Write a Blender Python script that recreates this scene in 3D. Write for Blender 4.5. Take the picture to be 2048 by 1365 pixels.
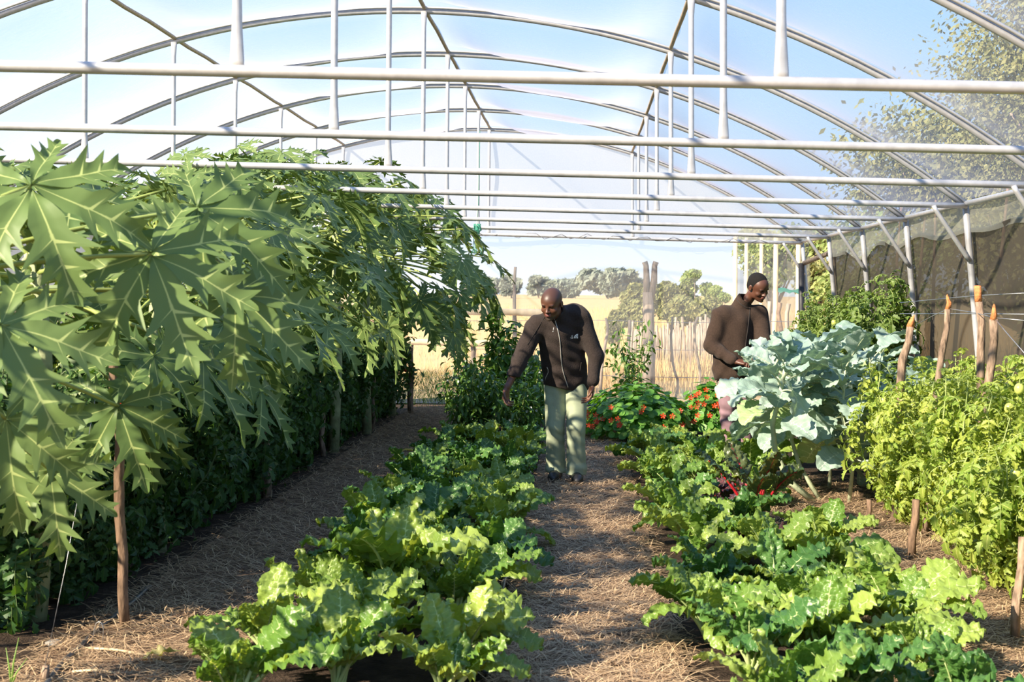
import bpy, math, random
import numpy as np
from mathutils import Vector, Matrix, noise
from mathutils.bvhtree import BVHTree
for o in list(bpy.data.objects): bpy.data.objects.remove(o)
scene = bpy.context.scene
COL = scene.collection
V = Vector
PI = math.pi
rnd = random.Random(7)

# ---------------------------------------------------------------- camera
F, CH = 2700.0, 1.55
YAW, PITCH, ROLL = 0.0498, -0.0355, 0.008
_fw = V((-math.sin(YAW)*math.cos(PITCH), math.cos(YAW)*math.cos(PITCH), math.sin(PITCH)))
_rt0 = V((math.cos(YAW), math.sin(YAW), 0)); _up0 = _rt0.cross(_fw)
RT = _rt0*math.cos(ROLL) + _up0*math.sin(ROLL)
UP = _up0*math.cos(ROLL) - _rt0*math.sin(ROLL)
cam = bpy.data.cameras.new('camera'); camo = bpy.data.objects.new('camera', cam); COL.objects.link(camo)
cam.sensor_width = 36; cam.lens = F/2048*36; cam.clip_end = 3000; cam.clip_start = 0.05
camo.matrix_world = Matrix(((RT.x, UP.x, -_fw.x, 0), (RT.y, UP.y, -_fw.y, 0), (RT.z, UP.z, -_fw.z, CH), (0, 0, 0, 1)))
cam.dof.use_dof = True; cam.dof.focus_distance = 11.3; cam.dof.aperture_fstop = 6.3
scene.camera = camo
def at(px, py, Y):
    d = _fw*F + RT*(px-1024) - UP*(py-682.5)
    t = Y/d.y
    return V((d.x*t, Y, CH + d.z*t))
def gnd(px, py):
    d = _fw*F + RT*(px-1024) - UP*(py-682.5)
    t = -CH/d.z
    return V((d.x*t, d.y*t, 0))

# ---------------------------------------------------------------- world, sun, exposure
world = bpy.data.worlds.new('sky'); scene.world = world; world.use_nodes = True
nt = world.node_tree; nt.nodes.clear()
wo = nt.nodes.new('ShaderNodeOutputWorld'); bg = nt.nodes.new('ShaderNodeBackground')
tc = nt.nodes.new('ShaderNodeTexCoord'); sx = nt.nodes.new('ShaderNodeSeparateXYZ'); rp = nt.nodes.new('ShaderNodeValToRGB')
nt.links.new(tc.outputs['Generated'], sx.inputs[0]); nt.links.new(sx.outputs['Z'], rp.inputs[0])
nt.links.new(rp.outputs[0], bg.inputs[0]); nt.links.new(bg.outputs[0], wo.inputs[0])
e = rp.color_ramp.elements
e[0].position = 0.0; e[0].color = (0.86, 0.92, 1.0, 1)
e[1].position = 0.05; e[1].color = (0.66, 0.81, 1.0, 1)
for p, c in ((0.14, (0.52, 0.75, 1.0, 1)), (0.3, (0.30, 0.60, 1.0, 1)), (0.6, (0.2, 0.42, 0.85, 1)), (1.0, (0.14, 0.32, 0.75, 1))):
    k = e.new(p); k.color = c
bg.inputs[1].default_value = 1.1
sun = bpy.data.lights.new('sun', 'SUN'); suno = bpy.data.objects.new('sun', sun); COL.objects.link(suno)
SUN_EL, SUN_AZ = math.radians(32), V((-1.0, -0.85, 0)).normalized()
SUND = SUN_AZ*math.cos(SUN_EL) + V((0, 0, math.sin(SUN_EL)))
suno.rotation_euler = SUND.to_track_quat('Z', 'Y').to_euler()
sun.energy = 13.0; sun.color = (1.0, 0.87, 0.68); sun.angle = math.radians(0.6)
scene.view_settings.view_transform = 'Standard'; scene.view_settings.look = 'None'
scene.view_settings.exposure = 0.1; scene.view_settings.gamma = 1.0; scene.view_settings.use_curve_mapping = False
scene.cycles.max_bounces = 8; scene.cycles.transparent_max_bounces = 24; scene.cycles.caustics_reflective = False
scene.cycles.diffuse_bounces = 3; scene.cycles.transmission_bounces = 4; scene.cycles.glossy_bounces = 2
scene.cycles.use_denoising = True

# ---------------------------------------------------------------- helpers
def empty(name, loc=(0, 0, 0)):
    o = bpy.data.objects.new(name, None); COL.objects.link(o); o.location = loc; o.empty_display_size = .1
    return o
def tag(o, label, cat=None, group=None, kind=None):
    if label: o['label'] = label
    if cat: o['category'] = cat
    if group: o['group'] = group
    if kind: o['kind'] = kind
    return o
def thing(name, label, cat, loc=(0, 0, 0), group=None, kind=None):
    return tag(empty(name, loc), label, cat, group, kind)
class MB:
    """collects geometry for one mesh; per-vertex floats: vein distance v and random r"""
    def __init__(s): s.v = []; s.f = []; s.m = []; s.a = []; s.r = []
    def add(s, vs, fs, m=0, a=None, r=0.5):
        b = len(s.v); s.v += [tuple(x) for x in vs]
        s.f += [tuple(i+b for i in f) for f in fs]; s.m += [m]*len(fs)
        s.a += a if a else [1.0]*len(vs); s.r += [r]*len(vs)
    def merge(s, o, mat, m=None, r=None):
        b = len(s.v); s.v += [tuple(mat @ V(x)) for x in o.v]
        s.f += [tuple(i+b for i in f) for f in o.f]; s.m += o.m if m is None else [m]*len(o.f)
        s.a += o.a; s.r += o.r if r is None else [r]*len(o.v)
    def tube(s, pts, rad, n=8, m=0, cap=True, flat=None, r=0.5):
        pts = [V(p) for p in pts]; N = len(pts)
        rads = rad if isinstance(rad, (list, tuple)) else [rad]*N
        vs = []; ref = None
        for i, p in enumerate(pts):
            t = (pts[min(i+1, N-1)] - pts[max(i-1, 0)])
            if t.length < 1e-9: t = V((0, 0, 1))
            t.normalize()
            if ref is None:
                ref = V((0, 0, 1)) if abs(t.z) < .9 else V((1, 0, 0))
            x = ref - t*ref.dot(t)
            if x.length < 1e-5: x = V((1, 0, 0)) - t*t.x
            x.normalize(); ref = x; y = t.cross(x)
            fl = flat[i] if flat else (1, 1)
            for k in range(n):
                c = 2*PI*k/n; vs.append(p + x*(math.cos(c)*rads[i]*fl[0]) + y*(math.sin(c)*rads[i]*fl[1]))
        fs = [(i*n+k, i*n+(k+1) % n, (i+1)*n+(k+1) % n, (i+1)*n+k) for i in range(N-1) for k in range(n)]
        if cap: fs += [tuple(range(n-1, -1, -1)), tuple((N-1)*n+k for k in range(n))]
        s.add(vs, fs, m, r=r)
    def box(s, c, h, m=0):
        c = V(c); vs = [c+V((sx*h[0], sy*h[1], sz*h[2])) for sx in (-1, 1) for sy in (-1, 1) for sz in (-1, 1)]
        s.add(vs, [(0, 1, 3, 2), (4, 6, 7, 5), (0, 4, 5, 1), (2, 3, 7, 6), (0, 2, 6, 4), (1, 5, 7, 3)], m)
    def ball(s, c, rx, n=8, m=0, r=0.5, rz=None):
        c = V(c); rz = rz or rx; vs = [c+V((0, 0, rz))]; h = n//2
        for i in range(1, h):
            a = PI*i/h
            for k in range(n): vs.append(c+V((math.sin(a)*math.cos(2*PI*k/n)*rx, math.sin(a)*math.sin(2*PI*k/n)*rx, math.cos(a)*rz)))
        vs.append(c-V((0, 0, rz))); fs = []
        for k in range(n): fs.append((0, 1+k, 1+(k+1) % n))
        for i in range(h-2):
            for k in range(n): fs.append((1+i*n+k, 1+(i+1)*n+k, 1+(i+1)*n+(k+1) % n, 1+i*n+(k+1) % n))
        b = 1+(h-2)*n
        for k in range(n): fs.append((b+k, len(vs)-1, b+(k+1) % n))
        s.add(vs, fs, m, r=r)
    def mesh(s, name, mats, smooth=True):
        me = bpy.data.meshes.new(name); me.from_pydata(s.v, [], s.f)
        for mm in (mats if isinstance(mats, (list, tuple)) else [mats]): me.materials.append(mm)
        me.polygons.foreach_set('material_index', s.m)
        if smooth: me.polygons.foreach_set('use_smooth', [True]*len(s.f))
        a = me.attributes.new('vein', 'FLOAT', 'POINT'); a.data.foreach_set('value', s.a)
        a = me.attributes.new('rand', 'FLOAT', 'POINT'); a.data.foreach_set('value', s.r)
        me.update(); return me
    def build(s, name, mats, parent=None, smooth=True):
        return obj(name, s.mesh(name, mats, smooth), parent)
def obj(name, me, parent=None, mw=None):
    o = bpy.data.objects.new(name, me); COL.objects.link(o)
    if parent: o.parent = parent
    if mw is not None: o.matrix_local = mw
    return o
def copy_tree(o, kids, parent=None):
    c = o.copy(); COL.objects.link(c); c.parent = parent
    for ch in kids.get(o.name, []): copy_tree(ch, kids, c)
    return c
def kidmap(root):
    km = {}
    for c in bpy.data.objects:
        if c.parent: km.setdefault(c.parent.name, []).append(c)
    return km
ORD = ['', 'nearest', 'second', 'third', 'fourth', 'fifth', 'sixth', 'seventh', 'eighth', 'ninth', 'tenth', 'eleventh', 'twelfth', 'thirteenth',
       'fourteenth', 'fifteenth', 'sixteenth', 'seventeenth', 'eighteenth', 'nineteenth', 'twentieth', 'twenty-first', 'twenty-second', 'twenty-third', 'twenty-fourth']
def frame(pos, ydir, zhint, sc=1.0):
    y = V(ydir).normalized(); z = V(zhint) - y*V(zhint).dot(y)
    if z.length < 1e-4: z = V((1, 0, 0)) - y*y.x
    z.normalize(); x = y.cross(z)
    return Matrix(((x.x*sc, y.x*sc, z.x*sc, pos[0]), (x.y*sc, y.y*sc, z.y*sc, pos[1]), (x.z*sc, y.z*sc, z.z*sc, pos[2]), (0, 0, 0, 1)))

# ---------------------------------------------------------------- materials
def mat(name):
    m = bpy.data.materials.new(name); m.use_nodes = True
    n = m.node_tree; n.nodes.clear()
    return m, n, n.nodes.new('ShaderNodeOutputMaterial')
def link(n, a, b): n.links.new(a, b)
def plain(name, col, rough=.7, metal=0, var=.12, scale=30, bump=0, bscale=80, spec=.4, stretch=(1, 1, 1), col2=None, sheen=0):
    m, n, out = mat(name)
    p = n.nodes.new('ShaderNodeBsdfPrincipled'); link(n, p.outputs[0], out.inputs[0])
    p.inputs['Roughness'].default_value = rough; p.inputs['Metallic'].default_value = metal
    p.inputs['Specular IOR Level'].default_value = spec
    if sheen: p.inputs['Sheen Weight'].default_value = sheen; p.inputs['Sheen Roughness'].default_value = .6
    t = n.nodes.new('ShaderNodeTexCoord'); mp = n.nodes.new('ShaderNodeMapping'); mp.inputs['Scale'].default_value = stretch
    link(n, t.outputs['Object'], mp.inputs[0])
    no = n.nodes.new('ShaderNodeTexNoise'); no.inputs['Scale'].default_value = scale; no.inputs['Detail'].default_value = 5
    link(n, mp.outputs[0], no.inputs[0])
    r = n.nodes.new('ShaderNodeValToRGB'); e = r.color_ramp.elements
    c1 = col; c2 = col2 or [min(1, c*(1+var)) for c in col]
    e[0].position = .35; e[0].color = (*[c*(1-var) for c in c1], 1); e[1].position = .65; e[1].color = (*c2, 1)
    link(n, no.outputs[0], r.inputs[0]); link(n, r.outputs[0], p.inputs['Base Color'])
    if bump:
        nb = n.nodes.new('ShaderNodeTexNoise'); nb.inputs['Scale'].default_value = bscale; nb.inputs['Detail'].default_value = 4
        link(n, mp.outputs[0], nb.inputs[0])
        b = n.nodes.new('ShaderNodeBump'); b.inputs['Strength'].default_value = bump; b.inputs['Distance'].default_value = .01
        link(n, nb.outputs[0], b.inputs['Height']); link(n, b.outputs[0], p.inputs['Normal'])
    return m
def leafmat(name, c1, c2, vein=(.5, .6, .2), vw=.1, trans=.35, tcol=None, rough=.45, spec=.5, bump=0, bscale=60, hue=0.0):
    """leaf: front colour varies with per-leaf and per-object random, veins by mesh attribute, light passes through"""
    m, n, out = mat(name)
    p = n.nodes.new('ShaderNodeBsdfPrincipled'); p.inputs['Roughness'].default_value = rough; p.inputs['Specular IOR Level'].default_value = spec
    tr = n.nodes.new('ShaderNodeBsdfTranslucent'); mx = n.nodes.new('ShaderNodeMixShader'); mx.inputs[0].default_value = trans
    link(n, p.outputs[0], mx.inputs[1]); link(n, tr.outputs[0], mx.inputs[2]); link(n, mx.outputs[0], out.inputs[0])
    ar = n.nodes.new('ShaderNodeAttribute'); ar.attribute_name = 'rand'
    oi = n.nodes.new('ShaderNodeObjectInfo')
    ad = n.nodes.new('ShaderNodeMath'); ad.operation = 'ADD'; link(n, ar.outputs['Fac'], ad.inputs[0]); link(n, oi.outputs['Random'], ad.inputs[1])
    fr = n.nodes.new('ShaderNodeMath'); fr.operation = 'FRACT'; link(n, ad.outputs[0], fr.inputs[0])
    mc = n.nodes.new('ShaderNodeMix'); mc.data_type = 'RGBA'; link(n, fr.outputs[0], mc.inputs[0])
    mc.inputs[6].default_value = (*c1, 1); mc.inputs[7].default_value = (*c2, 1)
    av = n.nodes.new('ShaderNodeAttribute'); av.attribute_name = 'vein'
    mr = n.nodes.new('ShaderNodeMapRange'); mr.inputs[1].default_value = vw*.5; mr.inputs[2].default_value = vw*1.3; link(n, av.outputs['Fac'], mr.inputs[0])
    mv = n.nodes.new('ShaderNodeMix'); mv.data_type = 'RGBA'; link(n, mr.outputs[0], mv.inputs[0])
    mv.inputs[6].default_value = (*vein, 1); link(n, mc.outputs[2], mv.inputs[7])
    link(n, mv.outputs[2], p.inputs['Base Color'])
    tm = n.nodes.new('ShaderNodeMix'); tm.data_type = 'RGBA'; tm.blend_type = 'MULTIPLY'; tm.inputs[0].default_value = 1
    link(n, mv.outputs[2], tm.inputs[6]); tm.inputs[7].default_value = (*(tcol or (1.9, 1.9, .7)), 1)
    link(n, tm.outputs[2], tr.inputs[0])
    if bump:
        t = n.nodes.new('ShaderNodeTexCoord'); nb = n.nodes.new('ShaderNodeTexVoronoi'); nb.inputs['Scale'].default_value = bscale
        link(n, t.outputs['Object'], nb.inputs[0])
        b = n.nodes.new('ShaderNodeBump'); b.inputs['Strength'].default_value = bump; b.inputs['Distance'].default_value = .006; b.invert = True
        link(n, nb.outputs['Distance'], b.inputs['Height']); link(n, b.outputs[0], p.inputs['Normal'])
    return m
def sheetmat(name, col, alpha, edge=0.25, trans=.6, wscale=120, wstr=.25, dirv=(1, .08, 1), tint=(1, 1, 1)):
    """net / film: see-through threads (transparent share) plus threads that scatter; denser when looked at edge-on as any net is"""
    m, n, out = mat(name)
    d = n.nodes.new('ShaderNodeBsdfDiffuse'); t = n.nodes.new('ShaderNodeBsdfTranslucent'); tp = n.nodes.new('ShaderNodeBsdfTransparent')
    tp.inputs[0].default_value = (*tint, 1)
    d.inputs[0].default_value = (*col, 1); t.inputs[0].default_value = (*col, 1)
    m1 = n.nodes.new('ShaderNodeMixShader'); m1.inputs[0].default_value = trans; link(n, d.outputs[0], m1.inputs[1]); link(n, t.outputs[0], m1.inputs[2])
    m2 = n.nodes.new('ShaderNodeMixShader'); link(n, tp.outputs[0], m2.inputs[1]); link(n, m1.outputs[0], m2.inputs[2]); link(n, m2.outputs[0], out.inputs[0])
    ge = n.nodes.new('ShaderNodeNewGeometry'); dt = n.nodes.new('ShaderNodeVectorMath'); dt.operation = 'DOT_PRODUCT'
    link(n, ge.outputs['Normal'], dt.inputs[0]); link(n, ge.outputs['Incoming'], dt.inputs[1])
    def M(op, x, y=None):
        q = n.nodes.new('ShaderNodeMath'); q.operation = op
        for i, w in enumerate((x, y)):
            if w is None: continue
            if isinstance(w, (int, float)): q.inputs[i].default_value = w
            else: link(n, w, q.inputs[i])
        return q.outputs[0]
    cs = M('MAXIMUM', M('ABSOLUTE', dt.outputs['Value']), .06)
    pw = M('POWER', 1-alpha, M('ADD', 1-edge, M('DIVIDE', edge, cs)))      # longer way through the threads at a slant
    mu = M('SUBTRACT', 1.0, pw)
    tc = n.nodes.new('ShaderNodeTexCoord'); mp = n.nodes.new('ShaderNodeMapping'); mp.inputs['Scale'].default_value = dirv; link(n, tc.outputs['Object'], mp.inputs[0])
    no = n.nodes.new('ShaderNodeTexNoise'); no.inputs['Scale'].default_value = wscale; no.inputs['Detail'].default_value = 3; link(n, mp.outputs[0], no.inputs[0])
    sb = n.nodes.new('ShaderNodeMath'); sb.operation = 'SUBTRACT'; link(n, no.outputs[0], sb.inputs[0]); sb.inputs[1].default_value = .5
    ma = n.nodes.new('ShaderNodeMath'); ma.operation = 'MULTIPLY_ADD'; link(n, sb.outputs[0], ma.inputs[0]); ma.inputs[1].default_value = wstr; link(n, mu, ma.inputs[2]); ma.use_clamp = True
    link(n, ma.outputs[0], m2.inputs[0])
    return m
STEEL = plain('galvanised_steel', (.52, .52, .53), .42, .35, .08, 20, spec=.5)
PURL = plain('weathered_purlin', (.42, .34, .24), .7, 0, .2, 40)
ROOF = sheetmat('roof_net', (.76, .74, .82), .10, 1.0, .6, 90, .22, (.15, 1.6, .15))
GABLE = sheetmat('gable_net', (.97, .97, .98), .6, .5, .8, 60, .1)
ENDNET = sheetmat('end_net', (.85, .87, .9), .17, .1, .5, 160, .12, (.1, 1, 2))
SHADE = sheetmat('shade_net', (.105, .094, .074), .88, .05, .35, 260, .22, (.25, .25, 3))
SIDEFILM = sheetmat('side_film', (.42, .42, .36), .62, .2, .5, 60, .3, (1, .1, 1))
LSHADE = sheetmat('left_shade_net', (.16, .15, .14), .72, .05, .5, 260, .15, (.25, .25, 3))
BARK = plain('stake_bark', (.20, .13, .085), .85, 0, .4, 45, .8, 60, .2, (1, 1, .25))
BARKLT = plain('pale_stake_bark', (.27, .19, .135), .85, 0, .5, 45, 1.0, 60, .2, (1, 1, .25))
CUT = plain('fresh_cut_wood', (.60, .23, .08), .8, 0, .25, 60, .4)
POLE = plain('debarked_pole', (.78, .60, .36), .7, 0, .12, 12, .3, 30, .3, (1, 1, .2))
GREYW = plain('grey_weathered_wood', (.30, .24, .19), .9, 0, .35, 25, .6, 50, .2, (1, 1, .2))
WIRE = plain('wire', (.45, .45, .45), .4, .8, .05)
BLACK = plain('black_plastic', (.02, .02, .024), .5, 0, .2)
PIPE = plain('drip_pipe', (.05, .055, .065), .33, 0, .2, 10, spec=.7)
TWINE = plain('green_twine', (.05, .26, .18), .8)
# ---------------------------------------------------------------- tunnel geometry
XC, HW, HE, HR, TIL, DE, SP = -1.322, 4.421, 2.395, 3.872, 0.0215, 19.09, 2.0
RC = (HW**2 + (HR-HE)**2)/(2*(HR-HE)); ZC = HR-RC
def zroof(x): return ZC + math.sqrt(RC**2-(x-XC)**2) - TIL*(x-XC)
def zeave(x): return HE - TIL*(x-XC)
YK = lambda k: DE-SP*k
PX = 2.04
def hoop(k):
    y = YK(k)
    names = ['farthest, standing at the end net', 'second farthest', 'third farthest', 'fourth farthest', 'fifth farthest', 'sixth farthest', 'seventh farthest', 'whose beam is highest in the picture', 'overhead and closest to the viewer']
    t = thing('hoop_frame', 'steel tunnel hoop and cross beam, ' + names[k], 'tunnel frame', (XC, y, 0), 'steel hoops carrying the net roof')
    L = lambda p: V(p) - V((XC, y, 0))
    b = MB(); xs = [XC-HW + 2*HW*i/48 for i in range(49)]
    b.tube([L((x, y, zroof(x)-.02)) for x in xs], .024, 10)
    b.tube([L((x, y-.035, zroof(x)+.004)) for x in xs], .011, 6)
    b.build('arch', STEEL, t)
    b = MB(); b.tube([L((XC-HW+2*HW*i/16, y-.055, zeave(XC-HW+2*HW*i/16)-.02)) for i in range(17)], .0235, 12)
    if k < 8:
        b.build('cross_beam', STEEL, t)
    for q, x in enumerate((XC-PX, XC+.03, XC+PX)):
        if k == 8: continue
        b = MB(); z1 = zroof(x)-.03; z0 = zeave(x)-.015; yy = y-.055
        zs = [z0-.0, z0+.035, z0+.07, z0+.15, z0+.24, z0+.5, z1-.3, z1-.12, z1-.04, z1]
        fl = [(.45, 1.5), (.45, 1.5), (.5, 1.4), (.8, 1.15), (1, 1), (1, 1), (1, 1), (1, 1), (.6, 1.3), (.5, 1.4)]
        fl = [(b_, a_) for a_, b_ in fl]
        dx = -.012 if q == 2 else 0
        b.tube([L((x+dx*(z-z1), yy+.02*(z-z0), z)) for z in zs], .0185, 10, flat=fl)
        b.build('hanger', STEEL, t)
    for s in (-1, 1):
        x = XC+s*HW; zt = zeave(x); b = MB()
        b.tube([L((x+s*(zt-z)*.105, y, z)) for z in [0, .4, .8, 1.2, 1.6, 2.0, zt]], .027, 10)
        b.build('post', STEEL, t)
        b = MB(); b.tube([L((x-s*.27, y-.07, zt-.02)), L((x-s*.25, y-.07, zt-.06)), L((x+s*.0, y-.05, zt-.42)), L((x+s*.035, y-.03, zt-.46))], .019, 8)
        b.build('brace', STEEL, t)
    return t
for k in range(9): hoop(k)
Y0, Y1 = DE+.0, YK(8)-.3
def pipe_thing(name, label, cat, pts, r, m, n=8):
    b = MB(); b.tube(pts, r, n); return tag(b.build(name, m), label, cat)
for x, nm in ((XC-PX, 'left of the three brown'), (XC+.03, 'middle of the three brown, under the roof ridge,'), (XC+PX, 'right of the three brown')):
    pipe_thing('roof_purlin', nm + ' purlins running lengthwise under the net roof', 'purlin', [(x, Y0+(Y1-Y0)*i/30, zroof(x)+.008+.006*math.sin(i*2.1)) for i in range(31)], .017, PURL)
for s, nm in ((-1, 'left'), (1, 'right')):
    x = XC+s*HW; pipe_thing('eave_rail', 'galvanised eave pipe joining the post tops along the %s side' % nm, 'rail', [(x, Y0+(Y1-Y0)*i/10, zeave(x)) for i in range(11)], .024, STEEL)
# roof net: sags between the hoops
b = MB(); NX, NB = 56, 8
rows = []
for k in range(8, 0, -1):
    for j in range(NB): rows.append((YK(k)+SP*j/NB, j/NB))
rows.append((YK(0), 0))
vs = []
for (y, t) in rows:
    for i in range(NX+1):
        x = XC-HW+2*HW*i/NX
        z = zroof(x)+.028 - .19*math.sin(PI*t)**.85*math.sin(PI*i/NX)**.5*(1-.95*max(math.exp(-((x-q)/.38)**2) for q in (XC-PX, XC+.03, XC+PX))) + .006*noise.noise(V((x*2, y*2, 0)))
        vs.append((x, y, z))
fs = [(r*(NX+1)+i, r*(NX+1)+i+1, (r+1)*(NX+1)+i+1, (r+1)*(NX+1)+i) for r in range(len(rows)-1) for i in range(NX)]
b.add(vs, fs); tag(b.build('ceiling', ROOF), 'curved pale net roof stretched over the steel hoops', 'roof', kind='structure')
# gable net above the end beam
b = MB(); vs = []; 
for i in range(NX+1):
    x = XC-HW+2*HW*i/NX
    for j in range(7): vs.append((x, DE+.03+.03*math.sin(x*1.7+j), zeave(x)+(zroof(x)-zeave(x))*j/6))
fs = [(i*7+j, (i+1)*7+j, (i+1)*7+j+1, i*7+j+1) for i in range(NX) for j in range(6)]
b.add(vs, fs); tag(b.build('wall_gable', GABLE), 'white net filling the arch of the far end above the last cross beam', 'wall', kind='structure')
b = MB(); vs = []
for i in range(NX+1):
    x = XC-HW-.2+(2*HW+.3)*i/NX
    for j in range(7): vs.append((x, DE+.05+.04*math.sin(x*2.3+j*.8), zeave(x)*j/6))
b.add(vs, fs); tag(b.build('wall_back', ENDNET), 'fine see-through net hanging across the far end below the last cross beam', 'wall', kind='structure')
# side nets
def sidewall(s, ya, yb, mlow, mhigh, ztop, names):
    n = 90; lo = MB(); hi = MB(); v1 = []; v2 = []; J = 14
    for i in range(n+1):
        y = ya+(yb-ya)*i/n; x0 = XC+s*HW; ze = zeave(x0)
        zt = ztop(y)
        for j in range(J+1):
            z = zt*j/J; bl = .035*math.sin(y*3.1+.7*math.sin(z*2)) + .05*noise.noise(V((y*.9, z*1.3, s*4)))
            v1.append((x0+s*((ze-z)*.105+.045+bl*.5), y, z))
        for j in range(5):
            z = zt-.04+(ze+.02-zt+.04)*j/4
            v2.append((x0+s*((ze-z)*.105+.03+.01*math.sin(y*5)), y, z))
    lo.add(v1, [(i*(J+1)+j, (i+1)*(J+1)+j, (i+1)*(J+1)+j+1, i*(J+1)+j+1) for i in range(n) for j in range(J)])
    hi.add(v2, [(i*5+j, (i+1)*5+j, (i+1)*5+j+1, i*5+j+1) for i in range(n) for j in range(4)])
    a = lo.build('wall_'+names, mlow); tag(a, 'shade net hanging along the %s side of the tunnel' % names, 'wall', kind='structure')
    h = hi.build('wall_%s_upper' % names, mhigh); tag(h, 'pale film strip under the %s eave above the shade net' % names, 'wall', kind='structure')
def zt_right(y): return 2.13 + .05*math.sin(y*1.55+1.0)**2 - .12*max(0, (y-14)/3)*0 - .10*math.exp(-((y-15.6)/1.0)**2) + .03*math.sin(y*4) - .05
sidewall(1, 17.35, 2.2, SHADE, SIDEFILM, zt_right, 'right')
sidewall(-1, 18.9, 2.2, LSHADE, SIDEFILM, lambda y: 2.2+.02*math.sin(y*3), 'left')
# end corner: dark wrapped post and black skirting, extra wooden post, small rolled pipe
xr = XC+HW
b = MB(); b.tube([(xr+.02, DE-.08, .0), (xr+.0, DE-.08, 1.2), (xr-.02, DE-.08, 2.0)], [.05, .045, .04], 10)
tag(b.build('corner_post', BLACK), 'dark plastic-wrapped wooden post at the far right corner of the tunnel', 'post')
b = MB(); b.tube([(xr+.02, DE-.1, 2.0), (xr+.15, 18.0, 2.1), (xr+.14, 17.42, 2.12)], .035, 8)
tag(b.build('rolled_net_bar', GREYW), 'grey bar with rolled net above the gap in the right side wall', 'bar')
b = MB(); b.tube([(xr+.22, 17.46, -.01), (xr+.17, 17.46, 1.1), (xr+.14, 17.46, 2.08)], [.035, .03, .028], 8)
tag(b.build('net_post', BARK), 'thin brown wooden post at the end of the right shade net', 'post')
b = MB(); n = 40; vs = []
for i in range(n+1):
    x = XC-HW+(2*HW)*i/n
    vs += [(x, DE-.03, .004), (x, DE-.04, .05+.02*math.sin(x*3)), (x, DE-.18+.03*math.sin(x*2), .025), (x, DE-.50+.04*math.sin(x*5), .012)]
b.add(vs, [(i*4+j, i*4+j+1, (i+1)*4+j+1, (i+1)*4+j) for i in range(n) for j in range(3)])
tag(b.build('plastic_skirting', BLACK), 'strip of black plastic sheet along the foot of the far end net', 'skirting')
# wires and threads on the far beam
b = MB(); r = random.Random(3)
pts = [(XC-HW+.2+i*.12, DE-.08+.03*r.uniform(-1, 1), zeave(XC-HW+.2+i*.12)-.02+.035*math.sin(i*1.9)+.012*r.uniform(-1, 1)) for i in range(72)]
b.tube(pts, .004, 4); tag(b.build('lacing_wire', WIRE), 'thin wire laced around the far end cross beam', 'wire')
# green twine
p0 = at(955, 452, YK(2)-.06); b = MB(); r = random.Random(5)
for i in range(12):
    a = r.uniform(0, 6.28); b.tube([p0+V((.035*math.cos(a), -.04+.03*math.sin(a), .02)), p0+V((.05*math.cos(a+1), -.05, -.05)), p0+V((-.03*math.cos(a), -.04, -.09)), p0+V((.04*math.sin(a), -.03, -.0))], .006, 5)
for i in range(5):
    pts = [p0+V((.012*i-.03, -.04, -.05))]
    for j in range(6): pts.append(pts[-1]+V((r.uniform(-.015, .015), 0, -.045)))
    b.tube(pts, .004, 4)
b.tube([p0+V((0, 0, .06)), at(957, 400, YK(2)-.06), at(959, 330, YK(2)-.06), at(960, 262, YK(2)-.06)], .003, 4)
tag(b.build('knotted_twine', TWINE), 'knotted bunch of green twine hanging from a far cross beam', 'twine')

# ---------------------------------------------------------------- ground
def groundmat(name, cols, scale, bump=.8, extra=None):
    m, n, out = mat(name); p = n.nodes.new('ShaderNodeBsdfPrincipled'); link(n, p.outputs[0], out.inputs[0]); p.inputs['Roughness'].default_value = .95; p.inputs['Specular IOR Level'].default_value = .15
    tc = n.nodes.new('ShaderNodeTexCoord')
    no = n.nodes.new('ShaderNodeTexNoise'); no.inputs['Scale'].default_value = scale; no.inputs['Detail'].default_value = 8; no.inputs['Roughness'].default_value = .7; link(n, tc.outputs['Object'], no.inputs[0])
    r = n.nodes.new('ShaderNodeValToRGB'); r.color_ramp.elements[0].position = .3; r.color_ramp.elements[1].position = .75
    r.color_ramp.elements[0].color = (*cols[0], 1); r.color_ramp.elements[1].color = (*cols[-1], 1)
    for i, c in enumerate(cols[1:-1]): k = r.color_ramp.elements.new(.3+.45*(i+1)/(len(cols)-1)); k.color = (*c, 1)
    link(n, no.outputs[0], r.inputs[0]); link(n, r.outputs[0], p.inputs['Base Color'])
    n2 = n.nodes.new('ShaderNodeTexNoise'); n2.inputs['Scale'].default_value = scale*8; n2.inputs['Detail'].default_value = 6; link(n, tc.outputs['Object'], n2.inputs[0])
    b = n.nodes.new('ShaderNodeBump'); b.inputs['Strength'].default_value = bump; b.inputs['Distance'].default_value = .03; link(n, n2.outputs[0], b.inputs['Height']); link(n, b.outputs[0], p.inputs['Normal'])
    return m
SOIL = groundmat('dark_soil', [(.020, .014, .010), (.05, .034, .024), (.10, .07, .05)], 9)
MULCH = groundmat('path_mulch', [(.08, .05, .034), (.20, .13, .085), (.38, .27, .18)], 14)
FIELD = groundmat('dry_field', [(.42, .28, .12), (.52, .36, .17), (.62, .45, .24)], .7, .3)
def strip(name, pts, m, label, z=0.0, nx=24, ny=120, amp=.012, hump=0.0, cat='ground'):
    (xa, xb, ya, yb) = pts; b = MB(); vs = []
    for j in range(ny+1):
        for i in range(nx+1):
            x = xa+(xb-xa)*i/nx; y = ya+(yb-ya)*j/ny
            vs.append((x, y, z + amp*noise.noise(V((x*4, y*4, z*9))) + hump*math.sin(PI*i/nx)**.6))
    b.add(vs, [(j*(nx+1)+i, j*(nx+1)+i+1, (j+1)*(nx+1)+i+1, (j+1)*(nx+1)+i) for j in range(ny) for i in range(nx)])
    return tag(b.build(name, m), label, cat, kind='structure')
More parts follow.
